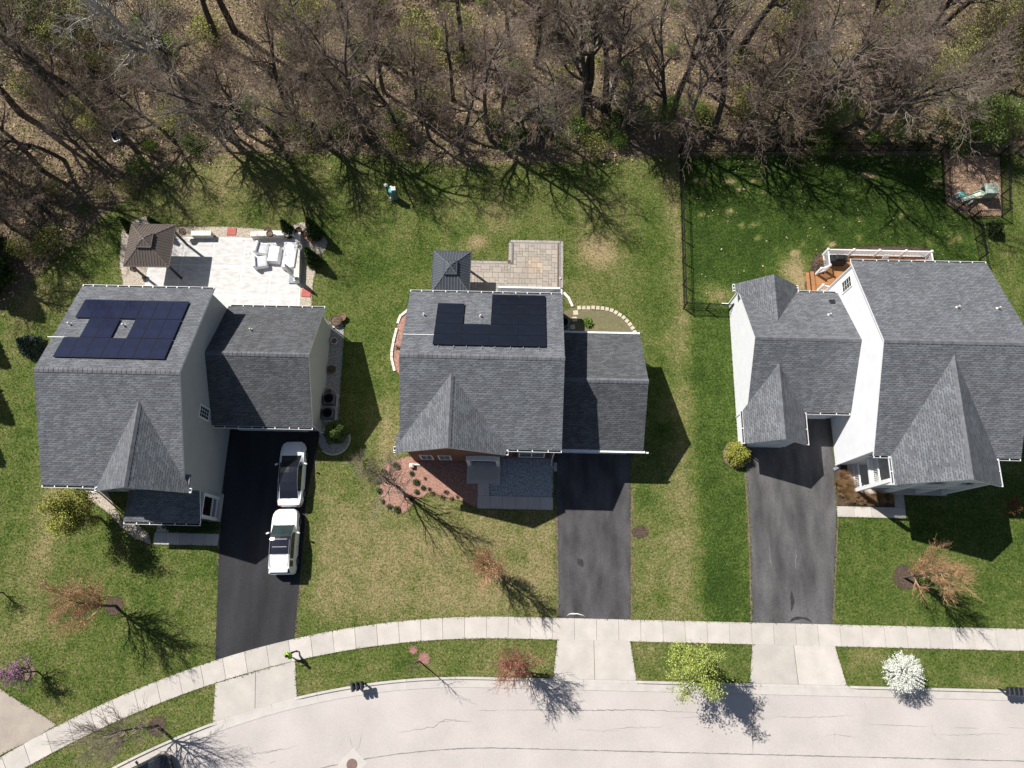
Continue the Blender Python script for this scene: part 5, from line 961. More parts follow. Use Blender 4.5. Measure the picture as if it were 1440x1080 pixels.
# ================================================================ cars
def interp(tab, y, k): return float(np.interp(y, [t[0] for t in tab], [t[k] for t in tab]))
def car(label, loc, rz, paint, body, cab, wheel_y, hw_w, glass, roofspec, suv=False, cat='car', zb=.9, group='parked cars'):
    t = thing('parked_car', label, cat, loc, rz, group)
    yy = sorted(set([b[0] for b in body] + list(np.linspace(body[0][0] + .1, body[-1][0] - .1, 22)))); rows = []
    for y in yy:
        hw, zs, cr = interp(body, y, 1), interp(body, y, 2), interp(body, y, 3); lo = .2 if abs(y) < 2.15 else .3
        S = [(-hw * .93, lo), (-hw * .99, lo + .14), (-hw, (lo + zs) / 2), (-hw * .985, zs - .1), (-hw * .93, zs), (-hw * .62, zs + cr * .7), (0, zs + cr)]
        S = S + [(-a, b) for a, b in reversed(S[:-1])]; rows.append([(a, y, b) for a, b in S])
    mb = MB(); mb.grid([r[::-1] for r in rows]); mb.poly(rows[0]); mb.poly(rows[-1][::-1]); bd = mb.build('body', paint, t, world=False, smooth=True)
    es = bd.modifiers.new('edge', 'EDGE_SPLIT'); es.split_angle = R(38)
    MB().box(-hw_w * .9, hw_w * .9, body[0][0] + .3, body[-1][0] - .3, .16, .3).build('underbody', 'rubber', t, world=False)
    ys_ = list(np.linspace(cab[0][0], cab[-1][0], 25)); P = []
    for y in ys_:
        hb, hr, zr = interp(cab, y, 1), interp(cab, y, 2), interp(cab, y, 3); z0 = interp(body, y, 2) + .0
        zr = max(zr, z0 + .012); h = zr - z0; S = []
        for k, f in enumerate((0, .12, .5, .86, .95)): x = hb + (hr - hb) * f; S.append((-x, z0 + h * f - (.015 if k == 0 else 0)))
        S += [(-hr * .55, zr - .0), (0, zr + .012)]; S = S + [(-a, b) for a, b in reversed(S[:-1])]; P.append([(a, y, b) for a, b in S])
    wsh, rear, bp, rg = roofspec['windshield'], roofspec['rear'], roofspec['pillars'], roofspec['glass']
    sets = {}
    for i in range(len(ys_) - 1):
        ym = (ys_[i] + ys_[i + 1]) / 2
        for j in range(12):
            jj = min(j, 11 - j)
            if jj == 0: k = ('cabin_sill', paint)
            elif jj in (1, 2):
                k = ('side_window', 'car_glass') if roofspec['side'][0] < ym < roofspec['side'][1] and not any(abs(ym - q) < .05 for q in bp) else ('pillar', paint)
                sg = sum(ym > q for q in bp) if k[0] == 'side_window' else (90 if ym >= roofspec['side'][1] else 91 if ym <= roofspec['side'][0] else 80 + min(range(len(bp)), key=lambda i_: abs(ym - bp[i_])))
                k = (k[0], k[1], j < 6, sg)
            elif jj == 3: k = ('roof_rail', paint)
            elif ym > wsh: k = ('windshield', glass)
            elif ym < rear: k = ('rear_window', 'car_glass')
            elif any(a < ym < b for a, b in rg): k = ('roof_glass', 'roof_glass')
            else: k = ('roof', paint) if ym < 0 else ('roof_header', paint)
            sets.setdefault(k, []).append((i, j))
    for k, L_ in sets.items():
        m = MB()
        for i, j in L_: m.poly([P[i][j], P[i][j + 1], P[i + 1][j + 1], P[i + 1][j]][::-1])
        o = m.build(k[0], k[1], t, world=False, smooth=k[0] in ('roof', 'roof_rail', 'pillar'))
        if k[0] in ('side_window',): o['label'] = 'dark side glass'
    nz = body[-1][0]; tl = body[0][0]
    for sx in (-1, 1):
        x = sx * (hw_w - .2); zz = interp(body, nz - .22, 2)
        MB().hexa([(x - .2, nz - .42, zz - .12), (x + .12, nz - .5, zz - .12), (x + .12, nz - .36, zz - .12), (x - .2, nz - .2, zz - .12), (x - .2, nz - .42, zz + .012), (x + .12, nz - .5, zz + .0), (x + .12, nz - .36, zz - .02), (x - .2, nz - .2, zz - .02)] if sx > 0 else [(x - .12, nz - .5, zz - .12), (x + .2, nz - .42, zz - .12), (x + .2, nz - .2, zz - .12), (x - .12, nz - .36, zz - .12), (x - .12, nz - .5, zz), (x + .2, nz - .42, zz + .012), (x + .2, nz - .2, zz - .02), (x - .12, nz - .36, zz - .02)]).build('headlight', 'head_lens', t, world=False)
        MB().obox((sx * (hw_w - .22), tl + .06, .78), .30, .07, .12, sx * .35).build('taillight', 'tail_red', t, world=False, bevel=.02)
        my = wsh + .12 + .12; mx = interp(body, my, 1); mr = MB(); mr.obox((sx * (mx + .13), my, zb + .05), .24, .13, .14, -sx * .35, 0, .85); o = mr.build('mirror', paint, t, world=False, bevel=.03); MB().box(sx * (mx - .02), sx * (mx + .06), my - .03, my + .03, zb + .04, zb + .08).build('mirror_arm', 'rubber', o, world=False)
        for wy in wheel_y:
            w_ = MB(); x0, x1 = sx * (hw_w - .2), sx * (hw_w + .012); w_.tube((x0, wy, .34), (x1, wy, .34), .34, k=22); wo = w_.build('wheel', 'rubber', t, world=False); rm = MB(); rm.tube((x1 - sx * .01, wy, .34), (x1 + sx * .008, wy, .34), .22, k=18)
            for s in range(5): a = s * 1.2566; rm.obox((x1 + sx * .012, wy + .1 * math.cos(a), .34 + .1 * math.sin(a) - .02), .012, .05, .05)
            rm.build('rim', 'alloy', wo, world=False)
        for hy in bp[:1] + [wsh - .55]: MB().box(sx * (interp(body, hy - .2, 1) - .005), sx * (interp(body, hy - .2, 1) + .02), hy - .3, hy - .14, zb - .14, zb - .11).build('door_handle', paint, t, world=False)
        if suv: MB().box(sx * (interp(cab, 0, 2) * .93) - .02, sx * (interp(cab, 0, 2) * .93) + .02, cab[0][0] + .45, wsh - .25, interp(cab, 0, 3) + .03, interp(cab, 0, 3) + .06).build('roof_bar', 'chrome', t, world=False)
    wl = roofspec['windshield']; yb_ = cab[-1][0]
    for sx in (-.32, .3): MB().tube((sx, yb_ + .02, interp(body, yb_, 2) + .05), (sx + .42, yb_ - .26, interp(body, yb_, 2) + .2), .009, .007, 5).build('wiper', 'rubber', t, world=False)
    for sx in (-1, 1):
        for yq in (bp[0], wl + .2, bp[0] - .95): MB().box(sx * (interp(body, yq, 1) - .012), sx * (interp(body, yq, 1) + .003), yq - .007, yq + .007, .34, interp(body, yq, 2) - .1).build('door_gap', 'rubber', t, world=False)
        a0, a1 = yb_ + .05, body[-1][0] - .32; seg = [(sx * interp(body, y, 1) * .78, y, interp(body, y, 2) + interp(body, y, 3) * .42 + .006) for y in np.linspace(a0, a1, 6)]
        hg = MB()
        for p0, p1 in zip(seg, seg[1:]): hg.tube(p0, p1, .007, k=4)
        hg.build('bonnet_gap', 'plastic_grey', t, world=False)
    MB().box(-.26, .26, tl - .012, tl + .06, .62, .75).build('licence_plate', 'plate', t, world=False); MB().box(-.42, .42, nz - .06, nz + .012, .36, .5).build('grille', 'dark_metal', t, world=False)
    return t
sed_b = [(-2.36, .66, .80, .03), (-2.27, .80, .95, .03), (-1.95, .89, .99, .03), (-1.2, .915, .96, .03), (0, .925, .93, .03), (1.0, .925, .91, .04), (1.5, .915, .87, .06), (1.95, .875, .78, .06), (2.22, .77, .69, .05), (2.36, .56, .60, .03)]
sed_c = [(-1.85, .78, .66, .98), (-1.3, .83, .62, 1.26), (-.7, .85, .60, 1.40), (0, .86, .60, 1.45), (.35, .86, .60, 1.42), (.75, .855, .64, 1.22), (1.3, .83, .72, .92)]
car('white sedan with black glass roof parked nose toward the garage door', (-16.12, 7.58, .03), .045, 'paint_white', sed_b, sed_c, (-1.42, 1.42), .915, 'car_glass', dict(windshield=.42, rear=-1.9, pillars=[-.28], glass=[(-1.9, .42)], side=(-1.3, .72)))
suv_b = [(-2.26, .74, .92, .02), (-2.18, .88, 1.02, .02), (-1.8, .925, 1.05, .02), (-1.0, .94, 1.04, .02), (0, .945, 1.01, .02), (.95, .945, 1.0, .05), (1.5, .93, .98, .07), (1.9, .89, .9, .07), (2.13, .78, .82, .05), (2.26, .58, .72, .03)]
suv_c = [(-2.16, .82, .68, 1.10), (-1.95, .85, .70, 1.52), (-1.6, .86, .71, 1.63), (-.6, .87, .72, 1.68), (.1, .87, .72, 1.66), (.45, .865, .72, 1.56), (1.15, .84, .76, 1.0)]
sv = car('white sport utility car with dark sunroof panels parked behind the white sedan', (-16.13, 2.78, .03), .04, 'paint_pearl', suv_b, suv_c, (-1.36, 1.38), .935, 'car_glass_tint', dict(windshield=.32, rear=-1.92, pillars=[-.35, -1.25], glass=[(-.95, .33)], side=(-1.75, .6)), True, zb=1.0)
for y in (-.95, -.42, .1): MB().box(-.5, .5, y - .02, y + .02, 1.69, 1.705).build('sunroof_bar', 'alloy', sv, world=False)
MB().box(-.62, .62, -2.12, -1.88, 1.53, 1.565).build('spoiler', 'paint_pearl', sv, world=False)
xd = -24.6; sd = (float(kerb_in(xd + .1)) - float(kerb_in(xd - .1))) / .2; ad = math.atan(sd); pd = Vector((xd, float(kerb_in(xd)))) + Vector((math.sin(ad), -math.cos(ad))) * 1.35
car('dark sport utility car with silver roof bars parked along the kerb', (pd.x, pd.y, .02), ad - math.pi / 2, 'paint_dark', suv_b, suv_c, (-1.36, 1.38), .935, 'car_glass', dict(windshield=.32, rear=-1.92, pillars=[-.35, -1.25], glass=[(-.95, .12)], side=(-1.75, .6)), True, zb=1.0)
# ================================================================ person on the footpath
def person(loc, rz, label):
    t = thing('person', label, 'person', loc, rz); VV = []; E_ = []; RR = []
    def v(p, r, parent=None):
        VV.append(p); RR.append(r); i = len(VV) - 1
        if parent is not None: E_.append((parent, i))
        return i
    pel = v((0, 0, .95), .15); wst = v((.01, 0, 1.1), .135, pel); chs = v((.03, 0, 1.32), .165, wst); nk0 = v((.04, 0, 1.47), .075, chs); nk = v((.055, 0, 1.53), .06, nk0); hd = v((.085, 0, 1.63), .095, nk); tp = v((.075, 0, 1.72), .075, hd); v((.185, 0, 1.625), .018, hd); 
    for s in (-1, 1): v((.08, s * .105, 1.63), .015, hd)
    for s, st in ((1, .28), (-1, -.26)):
        hp = v((0, s * .09, .9), .105, pel); kn = v((st * .5 + .05, s * .1, .5), .068, hp); an = v((st * 1.0 - .02, s * .1, .1 if st > 0 else .14), .045, kn); v((st + .17, s * .115, .05 if st > 0 else .045), .04, an)
        sh = v((.03, s * .19, 1.40), .07, chs); el = v((-st * .35 + .02, s * .25, 1.15), .048, sh); wr_ = v((-st * .35 + .2, s * .2, 1.02), .032, el); pm = v((-st * .35 + .27, s * .18, 1.0), .034, wr_)
        for k in range(4): a = v((-st * .35 + .33, s * (.155 + .02 * k), .985 - .004 * k), .0095, pm); v((-st * .35 + .355 + .008 * (k in (1, 2)), s * (.15 + .02 * k), .955), .008, a)
        a = v((-st * .35 + .26, s * .135, 1.015), .011, pm); v((-st * .35 + .30, s * .118, 1.0), .009, a)
    me = bpy.data.meshes.new('body'); me.from_pydata(VV, E_, []); o = bpy.data.objects.new('body', me); C.objects.link(o); o.modifiers.new('skin', 'SKIN'); sk = me.skin_vertices[0].data
    for i, r_ in enumerate(RR): sk[i].radius = (r_, r_)
    sk[0].use_root = True; ss = o.modifiers.new('sub', 'SUBSURF'); ss.levels = ss.render_levels = 1
    dg = bpy.context.evaluated_depsgraph_get(); m2 = bpy.data.meshes.new_from_object(o.evaluated_get(dg)); bpy.data.objects.remove(o)
    for nm in ('skin', 'trouser', 'lime_shirt', 'shoe', 'hair'): m2.materials.append(MATS[nm])
    for p in m2.polygons:
        c = p.center; p.use_smooth = True
        p.material_index = 3 if c.z < .12 else 1 if c.z < .98 and abs(c.y) < .17 and c.x < .45 and not (c.z > .93 and c.x > .17) else 4 if c.z > 1.60 and c.x < .09 or c.z > 1.69 else 2 if 1.0 < c.z < 1.50 and (abs(c.y) < .2 or c.z > 1.2) else 0
    b = bpy.data.objects.new('body', m2); C.objects.link(b); b.parent = t
    hm = MB(); hm.lathe([(.098, -.03), (.108, .02), (.095, .07), (.055, .105), (.01, .115)], (.065, 0, 1.64), 14); hm.build('hair', 'hair', t, world=False, smooth=True)
    for s in (-1, 1): MB().lathe([(.004, -.012), (.012, 0), (.004, .012)], (.168, s * .034, 1.645), 8).build('eye', 'hair', t, world=False)
    return t
pp = G(414.5, 919); person((pp.x, pp.y, .036), math.radians(-155), 'person in lime green shirt and dark trousers walking on the footpath')
# ================================================================ vegetation kit
def tubes(P0, P1, R0, R1, k):
    P0, P1 = np.asarray(P0, float), np.asarray(P1, float); R0, R1 = np.asarray(R0)[:, None, None], np.asarray(R1)[:, None, None]; d = vnorm(P1 - P0)
    ref = np.where(np.abs(d[:, 2:3]) < .9, np.array([[0, 0, 1.0]]), np.array([[1.0, 0, 0]])); a = vnorm(np.cross(d, ref)); b = np.cross(d, a)
    t = np.arange(k) * 2 * np.pi / k; ring = np.cos(t)[None, :, None] * a[:, None] + np.sin(t)[None, :, None] * b[:, None]
    V = np.concatenate([P0[:, None] + ring * R0, P1[:, None] + ring * R1], 1).reshape(-1, 3); n = len(P0); j = np.arange(k); q = (j + 1) % k
    F = np.stack([j, q, q + k, j + k], 1)[None] + (np.arange(n) * 2 * k)[:, None, None]; return V, F.reshape(-1, 4)
def leaves(Pt, size, rng, flat=.4, asp=.6):
    n = len(Pt); u = vnorm(rng.normal(size=(n, 3)) * np.array([1, 1, flat])); w_ = vnorm(np.cross(u, rng.normal(size=(n, 3)))); s = (size * rng.uniform(.6, 1.4, n))[:, None]
    P = np.asarray(Pt); V = np.stack([P, P + u * s * .5 + w_ * s * asp * .5, P + u * s, P + u * s * .5 - w_ * s * asp * .5], 1).reshape(-1, 3); return V, np.arange(n * 4).reshape(n, 4)
def join(parts):
    V, F, o = [], [], 0
    for v_, f_ in parts: V.append(v_); F.append(f_ + o); o += len(v_)
    return np.concatenate(V), np.concatenate(F)
def rotdir(d, ang, az):
    a = d.orthogonal().normalized(); b = d.cross(a); return (d * math.cos(ang) + (a * math.cos(az) + b * math.sin(az)) * math.sin(ang)).normalized()
def skeleton(seed, h, r0, base=.35, spread=.75, trop=.12, gn=.12, lv=3, nc=(2, 2, 2), ratio=(.5, .5, .45), nseg=(8, 4, 3, 2), lean=(0, 0), ang=(.7, .75, .8), first=None):
    rg = random.Random(seed); S = []; tips = []; up = Vector((0, 0, 1))
    def br(p, d, L, r, l):
        n = nseg[min(l, len(nseg) - 1)]
        for i in range(n):
            d = (d + Vector((rg.gauss(0, gn), rg.gauss(0, gn), rg.gauss(0, gn))) * (.45 if l == 0 else 1) + up * trop * (1 if l else .3)).normalized(); q = p + d * (L / n); r2 = max(r * (1 - .75 * (i + 1) / n), .003) if l else max(r0 * (1 - .82 * (i + 1) / n), .01)
            rs = r if i == 0 else S[-1][3] if False else r_prev
            S.append((p, q, rs, r2, l)); r_prev_ = r2
            if l < lv and (l > 0 or (i + 1) / n >= base):
                for c in range(nc[min(l, len(nc) - 1)]):
                    az = rg.uniform(0, 6.283); f = 1 - .45 * ((i + 1) / n if l == 0 else 0); nd = rotdir(d, ang[min(l, len(ang) - 1)] * rg.uniform(.6, 1.25), az)
                    if l == 0: nd = (nd + Vector((nd.x, nd.y, 0)) * (spread - .5)).normalized()
                    stack.append((q.copy(), nd, L * ratio[min(l, len(ratio) - 1)] * rg.uniform(.6, 1.15) * f, max(r2 * .74, .004), l + 1))
            p = q; r_prev = r_prev_
        tips.append((p.copy(), d.copy(), l))
    r_prev = r0
    stack = [(Vector((0, 0, -.05)), Vector((lean[0], lean[1], 1)).normalized(), h * .86, r0, 0)] if first is None else first
    while stack:
        a = stack.pop(); r_prev = a[3]
        # inline to keep the running radius
        p, d, L, r, l = a; n = nseg[min(l, len(nseg) - 1)]; prev = r
        for i in range(n):
            d = (d + Vector((rg.gauss(0, gn), rg.gauss(0, gn), rg.gauss(0, gn))) * (.45 if l == 0 else 1) + up * trop * (1 if l else .3)).normalized(); q = p + d * (L / n); r2 = max(r * (1 - .8 * (i + 1) / n), .0035)
            S.append((p, q, prev, r2, l)); prev = r2
            if l < lv and (l > 0 or (i + 1) / n >= base):
                for c in range(nc[min(l, len(nc) - 1)]):
                    az = rg.uniform(0, 6.283); f = 1 - .45 * ((i + 1) / n if l == 0 else 0); nd = rotdir(d, ang[min(l, len(ang) - 1)] * rg.uniform(.6, 1.25), az)
                    if l == 0: nd = (nd + Vector((nd.x, nd.y, 0)) * (spread - .5)).normalized()
                    stack.append((q.copy(), nd, L * ratio[min(l, len(ratio) - 1)] * rg.uniform(.6, 1.15) * f, max(r2 * .74, .004), l + 1))
            p = q
        tips.append((p.copy(), d.copy(), l))
    return S, tips
def seg_mesh(S, lo, hi, sides, minr=0):
    T = [s for s in S if lo <= s[4] <= hi]
    if not T: return None
    return tubes([tuple(s[0]) for s in T], [tuple(s[1]) for s in T], [max(s[2], minr) for s in T], [max(s[3], minr * .7) for s in T], sides)
def tree(name, label, group, seed, bark, twig, cat='tree', leafm=None, nleaf=0, lsize=.1, split=1, minr=.006, leaf_lv=2, cluster=.12, **kw):
    S, tips = skeleton(seed, **kw); t = thing(name, label, cat, group=group); v, f = seg_mesh(S, 0, split - 1, 7) if split > 0 else seg_mesh(S, 0, 0, 6)
    if split > 1: a = seg_mesh(S, 0, 0, 8); b = seg_mesh(S, 1, split - 1, 5); v, f = join([a, b])
    np_obj('trunk', v, f, bark, t); tw = seg_mesh(S, split, 9, 3, minr)
    np_obj('crown', *tw, twig, t)
    if leafm and nleaf:
        rg = np.random.default_rng(seed); T = [s for s in S if s[4] >= leaf_lv]; k = rg.integers(0, len(T), nleaf); u = rg.random(nleaf)[:, None]
        P = np.array([tuple(T[i][0]) for i in k]) * (1 - u) + np.array([tuple(T[i][1]) for i in k]) * u + rg.normal(0, cluster, (nleaf, 3)); np_obj('foliage', *leaves(P, lsize, rg), leafm, t)
    return t
def put(t, p, s=1.0, rz=0.0, label=None, group=None, z=0):
    t.location = (p.x, p.y, z); t.scale = (s, s, s); t.rotation_euler = (0, 0, rz)
    if label: t['label'] = label
    if group: t['group'] = group
    return t
# ---------------------------------------------------------------- yard trees
YG = None
put(tree('leafing_tree', 'small yellow green leafing tree in bed beside left porch', YG, 11, 'bark', 'twig_olive', leafm='leaf_yellow', nleaf=12000, lsize=.11, h=5.4, r0=.1, base=.25, spread=.9, lv=3, nc=(3, 3, 2), ratio=(.5, .5, .45), cluster=.16, leaf_lv=1, gn=.14), G(141, 728))
put(tree('budding_tree', 'orange red budding tree in mulch ring on left front lawn', YG, 12, 'bark', 'twig_orange', leafm='bud_orange', nleaf=1100, lsize=.06, h=5.8, r0=.09, base=.2, spread=.95, trop=.16, lv=3, nc=(4, 3, 3), ratio=(.46, .55, .55), ang=(.8, .6, .6), cluster=.05, minr=.0062), G(163, 852), 1.25)
put(tree('bare_tree', 'bare grey olive tree in mulch ring between footpath and dark parked car', YG, 13, 'bark', 'twig_grey', h=7.0, r0=.11, base=.3, spread=.95, trop=.15, lv=3, nc=(4, 3, 2), ratio=(.55, .52, .55), ang=(.85, .5, .5), minr=.007), G(221, 1021))
put(tree('redbud_tree', 'small purple pink blossoming tree beside tan driveway', YG, 14, 'bark_dark', 'bark_dark', leafm='blossom_pink', nleaf=2600, lsize=.07, h=3.1, r0=.06, base=.2, spread=.95, lv=2, nc=(4, 3), ratio=(.6, .5), cluster=.05, leaf_lv=1), G(52, 944))
put(tree('bare_tree', 'small bare dark twiggy tree on lawn left of the budding tree', YG, 15, 'bark_dark', 'twig_brown', h=2.6, r0=.05, base=.25, lv=3, nc=(2, 2, 2), minr=.006), G(4, 833))
put(tree('young_tree', 'thin nearly bare young tree in pink mulch ring near mailboxes', YG, 16, 'bark_dark', 'twig_brown', h=4.6, r0=.055, base=.45, spread=.75, lv=2, nc=(2, 2), ratio=(.4, .4), minr=.006, trop=.15), G(590, 930))
put(tree('budding_tree', 'scarlet tipped budding tree at kerb beside middle driveway apron', YG, 17, 'bark', 'twig_scarlet', leafm='bud_red', nleaf=800, lsize=.075, h=4.9, r0=.09, base=.2, spread=.9, trop=.16, lv=3, nc=(4, 3, 3), ratio=(.42, .52, .55), ang=(.8, .6, .6), cluster=.05, minr=.006), G(731, 932), 1.15)
put(tree('budding_tree', 'pale orange budding tree on middle front lawn above the footpath', YG, 18, 'bark', 'twig_orange', leafm='bud_orange', nleaf=800, lsize=.06, h=4.9, r0=.085, base=.2, spread=.85, trop=.18, lv=3, nc=(4, 3, 3), ratio=(.40, .52, .55), ang=(.75, .6, .6), cluster=.05, minr=.0065), G(684, 797), 1.15)
put(tree('leafing_tree', 'lime green leafing tree at kerb between middle and right driveways', YG, 19, 'bark', 'twig_olive', leafm='leaf_lime', nleaf=13000, lsize=.12, h=6.2, r0=.11, base=.25, spread=.95, lv=3, nc=(3, 3, 2), ratio=(.52, .5, .45), cluster=.14, leaf_lv=1, gn=.14), G(962, 914), .97)
bt = tree('blossom_tree', 'rounded white blossoming tree at kerb beside right driveway apron', YG, 20, 'bark_dark', 'bark_dark', h=3.4, r0=.09, base=.22, spread=.95, lv=3, nc=(4, 3, 2), ratio=(.5, .5, .4), trop=.16)
rgb_ = np.random.default_rng(5); nb = 640; db = vnorm(rgb_.normal(size=(nb, 3))); db[:, 2] = np.where(db[:, 2] < -.45, -db[:, 2], db[:, 2]); kb = (.3 + .7 * rgb_.random(nb) ** .5) * (1 + .10 * np.sin(db[:, 0] * 7) * np.cos(db[:, 1] * 6)); cb = db * kb[:, None] * np.array([1.6, 1.6, 1.45]) + np.array([0, 0, 2.55])
pb = (cb[:, None] + db[:, None] * rgb_.uniform(-.26, .2, (nb, 26, 1)) + rgb_.normal(0, .03, (nb, 26, 3))).reshape(-1, 3); np_obj('blossom', *leaves(pb, .058, rgb_, 1.0, .8), 'blossom_white', bt); put(bt, G(1246, 941), .8)
put(tree('budding_tree', 'tawny orange budding tree in mulch ring on right front lawn', YG, 21, 'bark', 'twig_orange', leafm='bud_orange', nleaf=1000, lsize=.065, h=5.8, r0=.1, base=.15, spread=.95, trop=.16, lv=3, nc=(4, 3, 3), ratio=(.46, .55, .55), ang=(.8, .6, .6), cluster=.05, minr=.0075), G(1271, 812), 1.0)
put(tree('bare_tree', 'tall bare multi stemmed tree rising from red mulch bed', YG, 22, 'bark', 'twig_grey', h=8.6, r0=.12, base=.1, spread=.6, trop=.22, lv=3, nc=(2, 2, 2), ratio=(.62, .5, .5), ang=(.45, .5, .6), minr=.008, lean=(-.12, -.05)), G(559, 684))
put(tree('bare_shrub', 'grey twiggy bare shrub on lawn near round bush', YG, 23, 'twig_grey', 'twig_grey', cat='shrub', h=2.0, r0=.035, base=.1, spread=.9, lv=2, nc=(4, 3), ratio=(.7, .5), minr=.007, ang=(.8, .5)), G(508, 648))
# ---------------------------------------------------------------- shrubs built of leaves on stems
def bush(name, label, r, h, m, n, seed, lsize=.09, cat='shrub', group=None, stem='bark_dark', shell=.55, oy=1.0):
    rg = np.random.default_rng(seed); t = thing(name, label, cat, group=group); d = vnorm(rg.normal(size=(n, 3))); d[:, 2] = np.abs(d[:, 2]) * 1.0; lump = 1 + .16 * np.sin(d[:, 0] * 5 + seed) * np.cos(d[:, 1] * 6 + seed * 2) + .1 * np.sin(d[:, 2] * 9)
    k = (shell + (1 - shell) * rg.random(n) ** .5) * lump; P = d * k[:, None] * np.array([r, r * oy, h * .62]); P[:, 2] = P[:, 2] + h * .33; P[:, 2] = np.maximum(P[:, 2], .04); np_obj('foliage', *leaves(P, lsize, rg, .8), m, t)
    q = d[:26] * np.array([r, r * oy, h * .6]) * .8 + np.array([0, 0, h * .3]); np_obj('stem', *tubes(np.zeros((26, 3)) + rg.normal(0, .04, (26, 3)) * [1, 1, 0], q, np.full(26, .018), np.full(26, .006), 4), stem, t); return t
put(bush('round_bush', 'round clipped green bush in ringed gravel bed by left garage', .85, 2.4, 'leaf_bush', 6500, 1, .1), G(478, 612)); put(bush('round_bush', 'yellow green bush at corner of white garage', .9, 1.3, 'leaf_yellow', 5200, 2, .1), G(1034, 640))
put(bush('dark_shrub', 'small dark evergreen shrub with pointed top outside play fence', .6, 1.3, 'leaf_dark', 3000, 3, .1), G(1392, 325)); put(bush('low_plant', 'bright green clump in soil bed behind garage', .35, .35, 'leaf_green', 500, 4, .12), G(826, 454))
hd = bush('hedge', 'dark clipped hedge between left porch and front walk', 1.0, .9, 'leaf_dark', 5200, 5, .09, oy=.28); put(hd, Vector((-23.0, 3.72, 0)), 1.0); hd.scale = (1.75, 1.35, 1)
for k, (px, py) in enumerate([(557, 655), (540, 664), (579, 666), (532, 677), (585, 678), (595, 686), (586, 692), (533, 690), (538, 705), (548, 712), (558, 716), (578, 702)]):
    if k == 0: sm_ = bush('small_shrub', 'small round green shrub dotted in red mulch bed', .27, .4, 'leaf_box', 420, 6, .07, group='small shrubs in red mulch bed'); put(sm_, G(px, py))
    else: c = copy_tree(sm_); put(c, G(px, py), rnd.uniform(.6, .9), rnd.uniform(0, 6))
for k, (px, py) in enumerate([(604, 688), (609, 694), (622, 699), (627, 692), (635, 701), (643, 699), (598, 673)]):
    if k == 0: dp = bush('dormant_plant', 'tiny dormant brown plant at border of red mulch bed', .15, .22, 'brush_brown', 120, 8, .06, group='dormant plants in red mulch bed'); put(dp, G(px, py))
    else: put(copy_tree(dp), G(px, py), rnd.uniform(.8, 1.2), rnd.uniform(0, 6))
def grass_clump(label, r, h, seed, group):
    rg = np.random.default_rng(seed); t = thing('grass_clump', label, 'ornamental grass', group=group); n = 420; a = rg.uniform(0, 6.283, n); q = rg.random(n) ** .5; b = np.stack([np.cos(a) * r * .25 * q, np.sin(a) * r * .25 * q, np.zeros(n)], 1); e = np.stack([np.cos(a) * r * q, np.sin(a) * r * q, h * (1.05 - .8 * q * rg.random(n))], 1); np_obj('blade', *tubes(b, e, np.full(n, .009), np.full(n, .004), 3), 'dead_grass', t)['kind'] = 'stuff'; return t
gc_ = None
for k, (px, py) in enumerate([(1185, 672), (1181, 690), (1192, 700), (1207, 703), (1222, 704), (1236, 702), (1195, 683), (1246, 700), (1178, 681), (1190, 692), (1200, 697), (1214, 698), (1229, 698)]):
    if gc_ is None: gc_ = grass_clump('tawny dormant ornamental grass clump beside right porch slab', .62, .8, 3, 'dormant grasses round the right porch'); put(gc_, G(px, py))
    else: put(copy_tree(gc_), G(px, py), rnd.uniform(.75, 1.1), rnd.uniform(0, 6))
put(tree('bare_shrub', 'brown red bare shrub at shaded end of right front bed', YG, 31, 'twig_brown', 'twig_red', cat='shrub', h=1.3, r0=.03, base=.1, lv=2, nc=(4, 3), ratio=(.7, .5), minr=.008), G(1416, 712))
put(bush('brush_clump', 'brown dormant shrub at corner of orange deck', .7, .9, 'brush_brown', 1800, 12, .07), G(1150, 378)); put(bush('brush_clump', 'low brown dormant shrub beside deck steps', .5, .6, 'brush_brown', 900, 13, .07), G(1160, 410))
put(tree('bare_shrub', 'dark red bare vine shrub against blank side of brick house', YG, 33, 'bark_dark', 'bark_dark', cat='shrub', h=1.5, r0=.04, base=.15, lv=2, nc=(2, 2), minr=.014), G(566, 495))
def cone(label, r, h, seed, m='needle', n=5200, group=None, name='cone_evergreen'):
    rg = np.random.default_rng(seed); t = thing(name, label, 'evergreen', group=group); z = rg.random(n) ** 1.3; a = rg.uniform(0, 6.283, n); k = (1 - z) ** .8 * (.6 + .4 * rg.random(n) ** .4) * (1 + .12 * np.sin(a * 5 + z * 20)); k *= np.minimum(1, .55 + z * 5)
    P = np.stack([np.cos(a) * r * k, np.sin(a) * r * k, .06 + z * h], 1); np_obj('foliage', *leaves(P, .16 * (h / 2.6) ** .5, rg, 1.2, .5), m, t); np_obj('trunk', *tubes([(0, 0, -.05)], [(0, 0, h * .8)], [.06], [.02], 6), 'bark_dark', t); return t
for k, (px, py, r_, h, lb) in enumerate([(408, 329, .55, 2.1, 'shorter cone evergreen behind long low wall'), (446, 332, .62, 2.9, 'tallest cone evergreen at rounded corner of gravel border'), (443, 370, .6, 2.5, 'cone evergreen beside the sofa wall'), (189, 326, .5, 2.2, 'cone evergreen behind rear left of brown gazebo'), (228, 326, .5, 2.2, 'cone evergreen behind rear right of brown gazebo')]): put(cone(lb, r_, h, 40 + k, group='cone evergreens round the white patio'), G(px, py))
put(cone('small blue grey spruce beside left house wall', 1.0, 2.0, 50, 'needle_blue', 5000, name='spruce'), G(50, 490)); 
